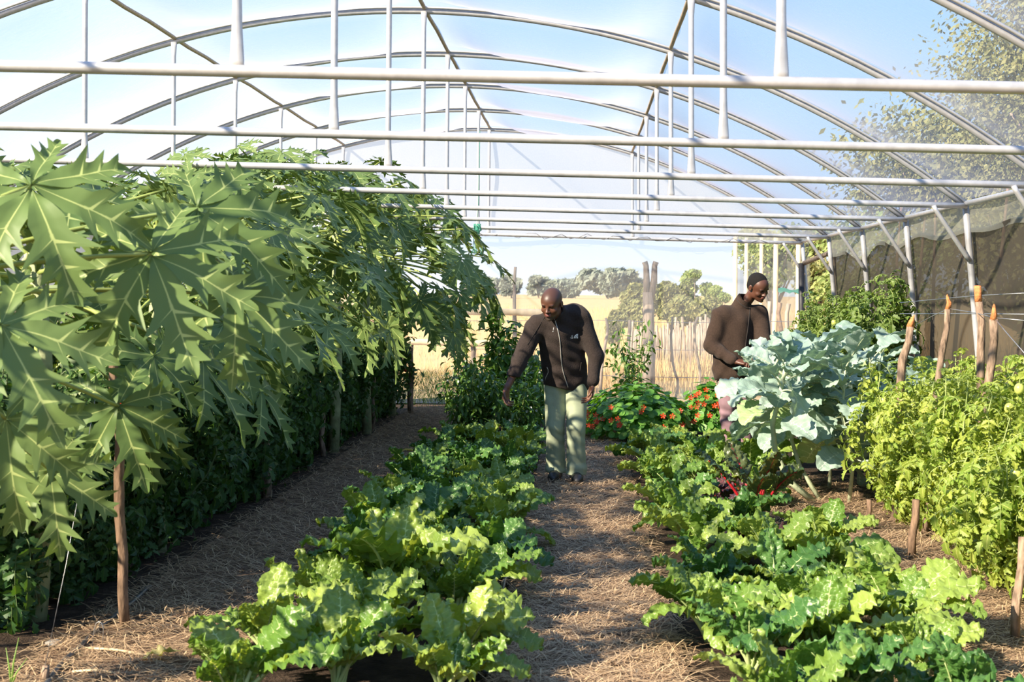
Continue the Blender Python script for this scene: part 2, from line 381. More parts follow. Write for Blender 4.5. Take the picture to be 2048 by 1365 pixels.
b = MB(); b.add([(-700, -20, -.03), (700, -20, -.03), (700, 1500, -.03), (-700, 1500, -.03)], [(0, 1, 2, 3)])
tag(b.build('floor_field', FIELD), 'dry yellow field stretching to the horizon', 'ground', kind='structure')
strip('floor', (-6.2, 3.9, 1.5, 19.6), SOIL, 'dark soil floor of the tunnel', -.012, 60, 140)
strip('floor_path', (-.36, .46, 2, 18.6), MULCH, 'straw covered middle path between the chard beds', .004, cat='path')
strip('floor_path_left', (-2.25, -1.42, 2, 18.6), MULCH, 'straw covered left path beside the tomato hedge', .004, cat='path')
strip('floor_path_right', (1.5, 2.25, 2, 11), MULCH, 'straw covered right path beside the tomatoes', .004, cat='path')
STRAW = leafmat('straw', (.66, .49, .30), (.34, .22, .13), trans=.1, rough=.7, spec=.25, tcol=(1, 1, 1))
def straw(name, label, xa, xb, ya, yb, n, seed, col=STRAW, lmax=.16, wid=.0016):
    r = random.Random(seed); b = MB()
    for i in range(n):
        u = r.random(); y = ya*(yb/ya)**(u); x = r.uniform(xa, xb) + r.gauss(0, .05)
        a = r.gauss(0, .75) if r.random() < .75 else r.uniform(0, PI)
        L = r.uniform(.03, lmax)*(1 if r.random() < .93 else 1.8); w = wid*r.uniform(.5, 1.4)
        d = V((math.cos(a), math.sin(a), 0)); nrm = V((-d.y, d.x, 0))
        z = .012+r.random()*.02; p = V((x, y, z)); tz = r.gauss(0, .02)
        c = V((0, 0, r.uniform(-.004, .015)))
        q = [p-d*L/2+V((0, 0, -tz/2)), p+c+nrm*r.gauss(0, .008), p+d*L/2+V((0, 0, tz/2))]
        vs = []
        for k in q: vs += [k-nrm*w, k+nrm*w]
        for k in range(len(vs)): vs[k] = V((vs[k].x, vs[k].y, max(vs[k].z, .006)))
        b.add(vs, [(0, 1, 3, 2), (2, 3, 5, 4)], r=r.random())
    return tag(b.build(name, col, smooth=False), label, 'straw', kind='stuff')
straw('straw_mulch', 'loose dry straw scattered along the middle path', -.34, .46, 4.6, 18, 20000, 1)
straw('straw_mulch', 'loose dry straw scattered along the shaded left path', -2.3, -1.35, 4.6, 18, 13000, 2)
straw('straw_mulch', 'loose dry straw scattered along the sunny right path', 1.3, 2.6, 4.6, 11.5, 15000, 3)
# longer stems lying on the left path
for i, (a, c, z, lb) in enumerate(((( 168, 1302), (300, 1318), .012, 'lying across the near left path, the upper of two'), ((145, 1350), (225, 1352), .012, 'lying at the bottom left corner'), ((1745, 1178), (1905, 1182), .01, 'lying across the right path'))):
    p = gnd(*a); q = gnd(*c); b = MB(); b.tube([p+V((0, 0, z)), (p+q)/2+V((0, 0, z+.008)), q+V((0, 0, z))], .005, 6)
    tag(b.build('dry_stalk', POLE), 'long pale dry stalk ' + lb, 'stalk')
# drip pipes
def groundline(pxs, r, m, name, label, cat='pipe', z=.0):
    b = MB(); P = [gnd(*q) for q in pxs]; pts = []
    for i in range(len(P)-1):
        for j in range(6):
            t = j/6; q = P[i].lerp(P[i+1], t); pts.append(V((q.x+.006*math.sin(q.y*7), q.y, r+z+.004+.004*math.sin(q.y*5))))
    pts.append(P[-1]+V((0, 0, r+z)))
    b.tube(pts, r, 10); return tag(b.build(name, m), label, cat)
groundline([(972, 1364), (986, 1300), (1003, 1210), (1022, 1120), (1030, 1060), (1052, 980), (1078, 900)], .0125, PIPE, 'drip_pipe', 'dark drip irrigation pipe along the right edge of the left chard bed', z=.02)
groundline([(700, 1260), (770, 1165), (815, 1080), (850, 1000), (900, 900)], .011, PIPE, 'drip_pipe', 'dark drip irrigation pipe along the left edge of the left chard bed', z=.02)
groundline([(95, 1380), (130, 1330), (180, 1280), (260, 1215), (300, 1180)], .012, PIPE, 'drip_pipe', 'black drip pipe running under the tomato hedge at bottom left', z=.0)
# wire loop pin, bottom left
p = gnd(198, 1300); b = MB()
b.tube([p+V((-.03, 0, .01)), p+V((-.02, 0, .09)), p+V((-.012, 0, .115)), p+V((0, 0, .122)), p+V((.012, 0, .115)), p+V((.02, 0, .09)), p+V((.014, 0, 0))], .0015, 5)
b.tube([p+V((-.03, 0, .01)), p+V((-.10, .02, -.01+.012))], .0015, 5)
tag(b.build('wire_pin', WIRE), 'bent wire loop pin sticking up from the soil at bottom left', 'wire')
p = gnd(90, 1352+18); b = MB(); b.tube([p, p+V((.003, 0, .05)), p+V((.004, 0, .075))], [.016, .016, .014], 9)
tag(b.build('ground_peg', BARKLT), 'short brown peg in the soil at the bottom left corner', 'peg')
b = MB(); q = at(192, 790, 5.6); b.tube([p+V((0, 0, .07)), (p*.6+q*.4)+V((.0, 0, .0)), q], .0012, 5)
tag(b.build('tie_wire', WIRE), 'thin wire running up from the corner peg into the papaya leaves', 'wire')
p = gnd(108, 1290); b = MB(); b.ball(p+V((0, 0, .008)), .04, 10, rz=.012); tag(b.build('flat_stone', plain('stone', (.25, .24, .22))), 'flat grey stone on the soil at bottom left', 'stone')

# ---------------------------------------------------------------- outside: field, fence, rails, nets
DRYG = leafmat('dry_grass', (.68, .50, .26), (.54, .38, .18), trans=.25, rough=.8, spec=.1, tcol=(1, .9, .7))
b = MB(); r = random.Random(11)
for i in range(26000):
    y = 21*(6)**(r.random()**1.2); x = r.uniform(-.45, .6)*y*.75+ -1; h = r.uniform(.12, .38)*(1 if y < 30 else 1.5)*(0.55+.9*abs(noise.noise(V((x*.2, y*.15, 3)))*2)); 
    w = .006*y/20; d = V((r.gauss(0, .15), r.gauss(0, .15), 1))*h
    b.add([(x-w, y, -.03), (x+w, y, -.03), (x+d.x+w*.3, y+d.y, d.z), (x+d.x-w*.3, y+d.y, d.z)], [(0, 1, 2, 3)], r=r.random())
tag(b.build('dry_grass', DRYG, smooth=False), 'tall dry yellow grass covering the field beyond the tunnel', 'grass', kind='stuff')
def stick(name, label, cat, pts, rads, m, n=8, group=None, parent=None):
    b = MB(); b.tube(pts, rads, n); o = b.build(name, m, parent)
    if label: tag(o, label, cat, group)
    return o
def wavy(px0, py0, px1, py1, Y, amp, seed, n=9, z0=None):
    a = at(px0, py0, Y); c = at(px1, py1, Y); c.z = max(c.z, -.02) if z0 is None else z0; r = random.Random(seed); o = []
    for i in range(n+1):
        t = i/n; q = a.lerp(c, t); q.x += amp*math.sin(t*5+seed)*(1 if 0 < i < n else 0)+r.uniform(-1, 1)*amp*.25; o.append(q)
    return o
# fence line beyond the net (Y about 20.5)
FY = 20.6
for i, (x0, y0, x1, y1, am, rr, lb) in enumerate(((1212, 636, 1204, 775, .03, .022, 'wavy grey fence stick just right of the bending man'), (1259, 640, 1256, 760, .01, .028, 'straight grey fence stick behind the small pepper plant'),
        (1346, 634, 1352, 792, .045, .02, 'bent grey fence stick, first right of the thick forked post'), (1397, 634, 1391, 792, .05, .022, 'curved grey fence stick beside the standing man'))):
    stick('fence_stick', lb, 'fence stick', wavy(x0, y0, x1, y1, FY, am, i+1, z0=-.02), [rr*.8]+[rr]*9, GREYW)
t = thing('forked_post', 'thick grey wooden post with a forked top beyond the end net', 'post', at(1297, 785, 20.2))
t.location.z = -.02
def loc(o, p): return V(p)-o.location
b = MB(); P = [at(1297, 640, 20.2), at(1298, 720, 20.2)]; base = V(t.location)
top = at(1296, 585, 20.2)
b.tube([loc(t, base), loc(t, P[1]), loc(t, P[0]), loc(t, top)], [.095, .09, .085, .08], 12); b.build('trunk', GREYW, t)
for s, xx in ((-1, 1293), (1, 1308)):
    b = MB(); b.tube([loc(t, at(1297+s*3, 600, 20.2)), loc(t, at(xx, 560, 20.2)), loc(t, at(xx+s*1, 532, 20.2)), loc(t, at(xx+s*4, 524, 20.2))], [.06, .05, .042, .045], 9); b.build('fork_arm', GREYW, t)
for j, (ya, yb) in enumerate(((640, 646), (697, 700), (752, 755))):
    b = MB(); a = at(880, ya, FY); c = at(1620, yb, FY); b.tube([a.lerp(c, i/12)+V((0, .03, -.015*math.sin(i))) for i in range(13)], .004, 4)
    tag(b.build('fence_wire', WIRE), ['top', 'middle', 'bottom'][j] + ' wire of the fence beyond the end net', 'wire')
# debarked rails and their posts, left
b = MB(); a = at(780, 619, FY-.1); c = at(1120, 627, FY-.1); b.tube([a.lerp(c, i/12) for i in range(13)], [.056+.006*math.sin(i*1.3) for i in range(13)], 12)
tag(b.build('wooden_rail', POLE), 'smooth yellow wooden rail behind the bending man, the upper of two', 'rail')
b = MB(); a = at(780, 683, FY-.1); c = at(1040, 689, FY-.1); b.tube([a.lerp(c, i/12) for i in range(13)], [.05+.005*math.sin(i*1.9) for i in range(13)], 12)
tag(b.build('wooden_rail', POLE), 'smooth yellow wooden rail behind the pepper bushes, the lower of two', 'rail')
stick('fence_post', 'tall crooked wooden post rising left of the bending man', 'post', wavy(1031, 534, 1028, 790, FY-.02, .012, 4, z0=-.02), [.022, .024, .026, .026, .036, .03, .035, .035, .035, .035], GREYW)
stick('fence_post', 'short thin post under the upper yellow rail', 'post', wavy(997, 632, 997, 790, FY-.03, .01, 6, z0=-.02), .02, GREYW)
stick('fence_post', 'short post below the lower yellow rail', 'post', wavy(946, 690, 946, 790, FY-.02, .01, 8, z0=-.02), .04, GREYW)
# stick palisades farther out
for (xa, xb, ya, yb, Y, lb, n, sd) in ((1395, 1470, 628, 690, 27, 'palisade of grey upright sticks left of the standing man', 26, 1), (1262, 1345, 640, 690, 29, 'low broken palisade of grey sticks behind the forked post', 18, 2), (1345, 1405, 634, 688, 27.5, 'middle stretch of the grey stick palisade', 18, 5)):
    t = thing('stick_palisade', lb, 'fence', (at((xa+xb)/2, 690, Y).x, Y, 0)); r = random.Random(sd)
    for i in range(n):
        x = xa+(xb-xa)*i/(n-1)+r.uniform(-1.5, 1.5); top = at(x+r.uniform(-3, 3), r.uniform(ya, ya+32), Y); bot = at(x, 700, Y); bot.z = -.03
        stick('stake', None, None, [loc(t, bot), loc(t, bot.lerp(top, .5))+V((r.uniform(-.03, .03), 0, 0)), loc(t, top)], [.035, .03, .026], GREYW, 6, parent=t)
for i, (x, y0, am, lb) in enumerate(((1540, 603, .02, 'short pale stick just right of the standing man'), (1578, 608, .03, 'second short stick right of the standing man'), (1560, 606, .05, 'dark twisted stick right of the standing man'))):
    stick('short_stick', lb, 'fence stick', wavy(x, y0, x-2, 790, 22, am, i+3, z0=-.02), .035, [GREYW, GREYW, BARK][i])
# tall poles of the next net house
for i, (x, yt, rr, lb) in enumerate(((1471, 488, .04, 'leftmost of the tall pale poles of the next net house'), (1493, 490, .035, 'second from the left of the tall pale poles of the next net house'), (1523, 490, .035, 'third from the left of the tall pale poles of the next net house'), (1552, 488, .045, 'fourth from the left of the tall pale poles of the next net house'), (1597, 500, .045, 'rightmost of the tall pale poles of the next net house'))):
    top = at(x, yt-14, 26); bot = V((top.x-.02, 26, -.03)); stick('tall_pole', lb, 'pole', [bot, bot.lerp(top, .5)+V((.02, 0, 0)), top], [rr*1.25, rr*1.1, rr], POLE)
OUTNET = sheetmat('outer_shade_net', (.20, .20, .17), .42, .1, .4, 100, .3)
b = MB(); vs = []; n = 30
for i in range(n+1):
    x = 1470+150*i/n; top = at(x, 532+14*abs(math.sin((i/n)*PI*3))-22*(i/n), 26.1)
    for j in range(5): vs.append((top.x, 26.1+.05*math.sin(i), top.z*j/4))
b.add(vs, [(i*5+j, (i+1)*5+j, (i+1)*5+j+1, i*5+j+1) for i in range(n) for j in range(4)])
tag(b.build('hanging_net', OUTNET), 'grey net hung between the tall poles of the next net house', 'net')
b = MB(); a = at(1556, 580, 25.95); c = at(1625, 584, 25.95); vs = []
for i in range(13):
    q = a.lerp(c, i/12); vs += [q+V((0, 0, .03+.02*math.sin(i))), q-V((0, 0, .04+.02*math.sin(i*2)))]
b.add(vs, [(2*i, 2*i+1, 2*i+3, 2*i+2) for i in range(12)])
tag(b.build('green_sheet', plain('turquoise_sheet', (.05, .20, .17), .8)), 'turquoise strip of sheet on the next net house', 'sheet')
# thin branches seen through the right shade net
r = random.Random(21)
for i in range(9):
    y = 8.5+i*.95; x = XC+HW+.45+r.uniform(0, .12); lean = r.uniform(-.5, .5)
    b = MB(); b.tube([(x, y, -.02), (x+.02, y+lean*.5, 1.1), (x+.06, y+lean, 2.3+r.uniform(0, .3))], [.03, .022, .012], 6)
    tag(b.build('leaning_branch', BARK), 'thin dark branch leaning behind the right shade net, %s from the viewer' % ORD[i+1], 'branch', 'dark branches behind the right shade net')
# ---------------------------------------------------------------- trees
TL1 = leafmat('tree_leaf_olive', (.20, .22, .085), (.31, .30, .13), trans=.3, rough=.7, spec=.2, tcol=(1.2, 1.2, .8))
TL2 = leafmat('tree_leaf_green', (.20, .28, .09), (.34, .38, .14), trans=.3, rough=.7, spec=.2, tcol=(1.3, 1.3, .7))
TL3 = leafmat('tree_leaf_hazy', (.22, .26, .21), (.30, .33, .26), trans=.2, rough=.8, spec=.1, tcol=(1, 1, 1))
def tree(label, base, h, w, crown0, blobs, leaf, n, ls, seed, trunk=.12, feather=0, name='tree', cat='tree', group=None):
    t = thing(name, label, cat, base, group); r = random.Random(seed)
    b = MB(); b.tube([(0, 0, -.05), (r.uniform(-.05, .05)*w, 0, h*crown0), (r.uniform(-.1, .1)*w, 0, h*.75)], [trunk, trunk*.7, trunk*.25], 8)
    cs = []
    for i in range(blobs):
        a = r.uniform(0, 2*PI); rr = math.sqrt(r.random())*w*.38; z = h*(crown0+(1-crown0)*(.25+.6*r.random()))
        s = w*.20*r.uniform(.7, 1.25); c = V((rr*math.cos(a), rr*math.sin(a), min(z, h-s*.8)))
        cs.append((c, s)); b.tube([(0, 0, h*crown0*.8), c*.6+V((0, 0, h*crown0*.3)), c], [trunk*.35, trunk*.2, trunk*.08], 5)
    b.build('trunk', GREYW, t); b = MB()
    for i in range(n):
        c, s = r.choice(cs); d = V((r.gauss(0, 1), r.gauss(0, 1), r.gauss(0, 1))).normalized()
        p = c + V((d.x, d.y, d.z*.8))*s*(r.random()**.35)*(1+feather*r.random()**3)
        q = V((r.gauss(0, 1), r.gauss(0, 1), r.gauss(0, 1))).normalized(); u = q.orthogonal().normalized(); v = q.cross(u)
        l = ls*r.uniform(.6, 1.4)
        b.add([p-u*l, p+v*l*.45, p+u*l, p-v*l*.45], [(0, 1, 2, 3)], r=r.random())
    b.build('foliage', leaf, t, smooth=False)
    return t
def tpx(px, pybase, pytop, Y): # base location, height
    p = at(px, pybase, Y); return (p.x, Y, -.03), at(px, pytop, Y).z+.03
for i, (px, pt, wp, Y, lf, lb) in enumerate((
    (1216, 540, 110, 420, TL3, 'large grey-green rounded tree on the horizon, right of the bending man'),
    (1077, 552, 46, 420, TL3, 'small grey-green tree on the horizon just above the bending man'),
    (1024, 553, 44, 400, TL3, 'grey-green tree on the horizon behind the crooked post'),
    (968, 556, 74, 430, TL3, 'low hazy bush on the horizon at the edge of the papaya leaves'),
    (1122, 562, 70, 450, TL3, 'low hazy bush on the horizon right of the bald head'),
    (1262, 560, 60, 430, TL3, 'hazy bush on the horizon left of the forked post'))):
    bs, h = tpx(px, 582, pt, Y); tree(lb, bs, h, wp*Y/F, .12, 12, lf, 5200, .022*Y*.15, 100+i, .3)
for i, (px, pt, wp, Y, lf, lb) in enumerate((
    (1392, 531, 76, 60, TL2, 'bright green tree behind the palisade, left of the standing man'),
    (1345, 556, 90, 48, TL1, 'olive bush behind the forked post'),
    (1288, 560, 90, 45, TL1, 'olive bush left of the forked post'),
    (1440, 558, 56, 50, TL2, 'green bush close to the left of the standing man'),
    (1400, 590, 120, 40, TL1, 'low yellowish scrub in front of the bright green tree'),
    (1235, 612, 46, 36, TL1, 'low sparse shrub beyond the small pepper plant'))):
    bs, h = tpx(px, 640, pt, Y); tree(lb, bs, h, wp*Y/F, .08, 14, lf, 6000, .085, 120+i, .06)
bs, h = tpx(1545, 640, 432, 42); tree('tall loose tree behind the far right corner of the tunnel', bs, h, 150*42/F, .30, 16, TL2, 5200, .085, 140, .15)
bs, h = tpx(1640, 640, 400, 38); tree('green tree behind the right eave at the far corner', bs, h, 130*38/F, .22, 16, TL1, 5000, .08, 141, .15)
tree('big feathery olive tree over the right side of the roof', (9.6, 22.5, 0), 9.4, 7.4, .20, 70, TL1, 125000, .050, 142, .28, .5)
tree('second feathery tree beyond the right wall, lower and farther', (9.6, 30, 0), 5.8, 7.5, .18, 30, TL1, 28000, .085, 143, .2, .4)
tree('bright bush outside the gap at the far right corner', (4.7, 21.6, 0), 2.9, 2.4, .1, 14, TL2, 5000, .05, 144, .06)
tree('low scrub outside the left wall', (-9.5, 17, 0), 2.6, 3.6, .1, 12, TL1, 4000, .07, 145, .06)
tree('broad bush outside the right wall', (6.4, 15.5, 0), 3.0, 3.6, .1, 14, TL1, 4500, .07, 146, .06)
# small agave-like tuft by the fence
AGV = leafmat('grey_green_blade', (.30, .36, .24), (.38, .42, .28), trans=.15, rough=.6)
b = MB(); r = random.Random(4); p = at(1369, 790, 19.9); p.z = 0
for i in range(26):
    a = r.uniform(0, 6.28); e = r.uniform(.3, 1.4); L = r.uniform(.14, .24); d = V((math.cos(a)*math.cos(e), math.sin(a)*math.cos(e), math.sin(e))); s = V((-math.sin(a), math.cos(a), 0))*.012
    b.add([-s, s, d*L*.6+s*.8+V((0, 0, 0)), d*L, d*L*.6-s*.8], [(0, 1, 2, 4), (4, 2, 3)], r=r.random())
o = b.build('spiky_plant', AGV); o.location = p; tag(o, 'small spiky grey-green plant at the foot of the fence', 'plant')
# ---------------------------------------------------------------- leaf shapes
def blade(L, prof, nu=16, nv=6, stalk=0.0, bend=(0.2, 1.0), crinkle=0.0, wave=0.0, wfreq=7, cup=.15, veins=0, lobes=0.0, lfreq=6, seed=0, sweep=0.0, twist=0.0, cfreq=30, curl=0.0):
    """one leaf growing from the origin: starts near vertical, bends towards +Y. returns MB (blade), spine points, stalk MB"""
    r = random.Random(seed); b = MB(); ph = r.uniform(0, 6)
    N = nu; spine = []; tang = []
    T = stalk+L; p = V((0, 0, 0)); steps = 60; pts = []; 
    for i in range(steps+1):
        s = i/steps; th = bend[0]+(bend[1]-bend[0])*s**1.4
        d = V((0, math.sin(th), math.cos(th))); pts.append((p.copy(), d)); p = p+d*(T/steps)
    def spn(s):
        f = s*steps; i = min(int(f), steps-1); t = f-i
        return pts[i][0].lerp(pts[i+1][0], t), pts[i][1].lerp(pts[i+1][1], t)
    s0 = stalk/T; rows = []; vs = []; va = []; 
    vset = set()
    if veins:
        for k in range(veins): vset.add(round((k+.6)/veins*N*.92))
    for i in range(N+1):
        t = i/N; c, d = spn(s0+(1-s0)*t); w = prof(t)
        nrm = V((0, -d.z, d.y)); ta = twist*t
        side0 = V((1, 0, 0))*math.cos(ta)+nrm*math.sin(ta)
        for j in range(2*nv+1):
            s = (j-nv)/nv; a = abs(s)
            ww = w*(1+lobes*2.4*noise.noise(V((t*lfreq*2.2, (3.7 if s > 0 else -3.7)+ph, seed*1.9)))*(a**2))
            sw = d*(sweep*a*w)
            up = cup*a*w + wave*a*a*2.6*noise.noise(V((t*wfreq*2.2, s*1.1+ph, seed*.7)))*min(1, w*20) - curl*w*a**3
            if crinkle: up += crinkle*(noise.noise(V((s*w*cfreq*1.2, t*L*cfreq, seed*3.3)))*1.0+.5*noise.noise(V((s*w*cfreq*2.6, t*L*cfreq*2.2, seed*1.3+9))))*min(1, a*3+.2)
            vs.append(c+side0*(s*ww)+nrm*up+sw)
            va.append(0.0 if a == 0 else (.09+.07*(a) if i in vset and a < .9 else 1.0))
    M = 2*nv+1
    fs = [(i*M+j, i*M+j+1, (i+1)*M+j+1, (i+1)*M+j) for i in range(N) for j in range(2*nv)]
    b.add(vs, fs, 0, va, .0)
    st = MB()
    return b, spn, s0, st
def chard_leaf(seed, L, W, bend, stalk, tall=False):
    r = random.Random(seed)
    pr = lambda t: W*max(.04, (math.sin(PI*min(1, t**.75*.97+.03)))**.62)*(1-.25*t*0)*(.5+.5*min(1, t*5))
    b, spn, s0, st = blade(L, pr, 30, 7, stalk, bend, crinkle=.026, wave=.011, wfreq=r.uniform(5, 8), cup=.22, veins=8, lobes=.04, lfreq=r.uniform(2.5, 4), seed=seed, sweep=.25, twist=r.uniform(-.5, .5), cfreq=44, curl=.25)
    P = [spn(s0*k/5)[0] for k in range(5)]+[spn(s0+(1-s0)*k*.1)[0] - V((0, -.0035, .0)).cross(V((1, 0, 0)))*0 for k in range(8)]
    st.tube([p+V((0, .002, -.002)) for p in P], [.009, .0085, .008, .0075, .007]+[.0062, .0055, .0048, .004, .0034, .0028, .002, .0014], 7, flat=[(1, 1.0)]*13)
    return b, st
CH_G = leafmat('chard_leaf', (.10, .20, .03), (.28, .37, .075), (.50, .60, .24), .16, .28, (1.8, 1.6, .6), .38, .40, .35, 70)
CH_D = leafmat('dark_chard_leaf', (.045, .125, .028), (.10, .21, .045), (.32, .44, .16), .16, .24, (1.8, 1.7, .6), .38, .40, .35, 70)
CH_R = leafmat('red_chard_leaf', (.05, .10, .03), (.10, .13, .04), (.36, .02, .03), .12, .25, (2, 1.3, .7), .36, .6, .5, 70)
CH_P = leafmat('purple_leaf', (.055, .030, .035), (.10, .05, .05), (.28, .05, .07), .25, .2, (1.6, 1, 1), .4, .5, .5, 70)
CH_Y = leafmat('yellow_leaf', (.55, .42, .05), (.62, .50, .08), (.6, .5, .1), .2, .3, (1.3, 1.2, .6), .4)
STK_G = plain('chard_stalk', (.45, .55, .22), .4, 0, .2, 12, spec=.5)
STK_R = plain('red_stalk', (.45, .015, .025), .35, 0, .25, 12, spec=.6)
CHV = []
for i, (L, W, bd, stk) in enumerate(((.25, .080, (.05, .9), .12), (.28, .088, (.1, 1.5), .13), (.22, .070, (.0, .45), .12), (.25, .085, (.2, 2.2), .12), (.19, .062, (.1, 1.1), .09), (.27, .075, (.05, 1.7), .15), (.15, .048, (.0, .5), .07))):
    CHV.append(chard_leaf(40+i, L, W, bd, stk))
CHR = [chard_leaf(80+i, .24, .075, ((.02, .5), (.1, 1.0), (.0, .8))[i % 3], .24) for i in range(7)]
CHM = {}
for key, lm, sm in (('g', CH_G, STK_G), ('d', CH_D, STK_G), ('r', CH_R, STK_R), ('p', CH_P, STK_R)):
    CHM[key] = [(b.mesh('chard_leaf', lm), st.mesh('chard_stalk', sm)) for b, st in (CHR if key == 'r' else CHV)]
def chard(name, label, pos, key, sc, n, seed, spread=1.0, group=None, cat='vegetable plant'):
    t = thing(name, label, cat, pos, group); r = random.Random(seed); a0 = r.uniform(0, 6.28)
    for i in range(n):
        a = a0+i*2.4+r.uniform(-.3, .3); f = i/n
        vi = r.choice((0, 2, 6, 4)) if f < .3 else r.choice((0, 1, 2, 3, 4, 5, 0, 1))
        tilt = (.08+.62*f)*spread*r.uniform(.7, 1.3)
        s = sc*r.uniform(.8, 1.15)*(.85 if f < .2 else 1)
        m = Matrix.Translation((.02*math.cos(a), .02*math.sin(a), -.005)) @ Matrix.Rotation(a, 4, 'Z') @ Matrix.Rotation(-tilt, 4, 'X') @ Matrix.Rotation(r.uniform(-.5, .5), 4, 'Z') @ Matrix.Scale(s, 4)
        lf = obj('leaf', CHM[key][vi][0], t, m); obj('stalk', CHM[key][vi][1], lf)
    return t
def bedxy(side, row, frac):
    return 0
# left bed: columns (left edge, middle, beside pipe); rows counted from the front
lab = {0: 'at the left edge of', 1: 'in the middle of', 2: 'on the path side of'}
n = 0
for row in range(15):
    y = 4.95*(1.0) + row*.60
    if y > 13.2: break
    for c in range(3):
        x = (-1.22, -.86, -.50)[c]+rnd.uniform(-.07, .07); yy = y+rnd.uniform(-.13, .13)+(.2 if c == 1 else 0)
        n += 1
        if row == 3 and c == 0: continue
        big = 1.0 if row < 3 else rnd.uniform(.85, 1.1)
        key = 'g' if row < 4 or rnd.random() < .35 else 'd'
        if row in (2,) and c == 0: big = 1.0
        chard('chard_plant', 'crinkled green chard plant %s the left bed, %s from the front' % (lab[c], ORD[row+1]), (x, yy, .02), key, big*1.08, rnd.randint(12, 15), 500+n, .8)
lab = {0: 'on the path side of', 1: 'in the middle of', 2: 'at the right edge of'}
special = {(7, 1): 'p', (5, 1): 'p', (8, 1): 'p', (6, 1): 'd'}
for row in range(14):
    y = 4.75+row*.60
    for c in range(3):
        x = (.66, 1.02, 1.38)[c]+rnd.uniform(-.07, .07); yy = y+rnd.uniform(-.13, .13)+(.2 if c == 1 else 0)
        n += 1
        if y > 12.6 or (c == 2 and row > 5): continue
        key = special.get((row, c), 'g' if rnd.random() < .75 else 'd')
        nm = {'r': 'red stalked chard plant', 'p': 'purple leafed chard plant'}.get(key, 'crinkled green chard plant')
        big = rnd.uniform(.9, 1.1)*(1.15 if key == 'r' else .75 if key == 'p' else 1)
        chard('red_chard_plant' if key == 'r' else 'purple_chard_plant' if key == 'p' else 'chard_plant', '%s %s right bed, %s from front' % (nm, lab[c], ORD[row+1]), (x, yy, .02), key, big*1.08, rnd.randint(13, 16), 900+n, .8)
g = gnd(808, 1330)
chard('chard_plant', 'tall light green chard plant growing upright above the front of the left bed', (-.86, 6.35, .02), 'g', 1.55, 11, 4242, .45)
g = gnd(1512, 1058)
chard('red_chard_plant', 'dark leafed chard plant with bright red stalks at the right side of the right bed', (g.x, g.y, .02), 'r', 1.2, 10, 77, .62)
chard('chard_plant', 'crinkled green chard plant just behind the red stalked one in the right bed', (1.36, 9.9, .02), 'g', 1.1, 13, 78, .8)
chard('chard_plant', 'tall crinkled yellow-green chard plant in front of the standing man, drooping leaves', (1.40, 10.9, .02), 'g', 1.3, 13, 79, .8)
# yellow wilted leaf
p = at(846, 905, 12.6); b, spn, s0, st = blade(.26, lambda t: .035*math.sin(PI*min(1, t+.08))**.6, 12, 3, .04, (.8, 3.4), crinkle=.012, wave=.01, seed=3)
o = b.build('wilted_leaf', CH_Y); o.location = (p.x+.03, 12.4, .02); o.rotation_euler = (0, 0, 1.6); o.scale = (1.3,)*3
tag(o, 'curled yellow wilted leaf at the left edge of the left bed', 'leaf')

# ---------------------------------------------------------------- papaya
PAP = leafmat('papaya_leaf', (.085, .15, .042), (.15, .22, .068), (.42, .49, .18), .10, .19, (1.7, 1.6, .5), .5, .28)
PET = plain('papaya_petiole', (.30, .37, .10), .45, 0, .25, 9)
PTR = plain('papaya_trunk', (.34, .38, .20), .7, 0, .25, 14, .5, 30)
def papaya_leaf(seed, R=.42):
    r = random.Random(seed); b = MB(); nl = 7
    for k in range(nl):
        ang = (k-(nl-1)/2)*math.radians(46)+r.uniform(-.05, .05)
        kk = abs(k-(nl-1)/2)/((nl-1)/2)
        L = R*(1-.38*kk**1.3)*r.uniform(.93, 1.06); N = 28; half = math.radians(23.5)
        ca, sa = math.cos(ang), math.sin(ang); droop = r.uniform(.25, .55); np_ = 3
        peaks = []
        for q in range(np_): peaks.append(((.47, .65, .82)[q], (.295, .25, .165)[q]*r.uniform(.85, 1.1)))
        def w(t):
            cone = t*math.tan(half)
            if t < .30: return cone*L
            base = .165*(1-t)**.6+.004
            base = max(base, (1-(t-.30)/.07)*.30*math.tan(half)) if t < .37 else base
            for (pt, pw) in peaks:
                u = (t-(pt-.13))/.13
                if 0 <= u <= 1: base = max(base, .04+(pw-.04)*u**.85)
                u = (t-pt)/.03
                if 0 < u < 1: base = max(base, pw*(1-u**1.5)+.05*u)
            return base*L
        ts = sorted(set([i/N for i in range(N+1)]+[p for p, _ in peaks]+[p+.03 for p, _ in peaks]+[.3, .37]))
        vs = []; va = []; ph = r.uniform(0, 6)
        pk = [p for p, _ in peaks]
        for t in ts:
            ww = w(t)
            for j in range(-2, 3):
                s = j/2; a = abs(s)
                x = s*ww; y = t*L + (a*ww*.70 if t >= .37 else a*ww*.35*(t/.37))
                y -= (a*ww*.15 if t < .3 else 0)
                z = -droop*L*(t**2.2)*.75 + .16*a*ww + .008*math.sin(t*16+ph)*a - .03*R*(1-a)*0
                z += .006*math.sin(ph+t*9)
                X = x*ca+y*sa; Y = -x*sa+y*ca
                vs.append((X, Y, z)); va.append(0.0 if j == 0 else ((.07+.06*a if a < 1 else .6) if t in pk else 1.0))
        M = 5
        fs = [(i*M+j, i*M+j+1, (i+1)*M+j+1, (i+1)*M+j) for i in range(len(ts)-1) for j in range(4)]
        b.add(vs, fs, 0, va, 0.0)
    return b
PLV = [papaya_leaf(i+3).mesh('papaya_leaf', PAP) for i in range(5)]
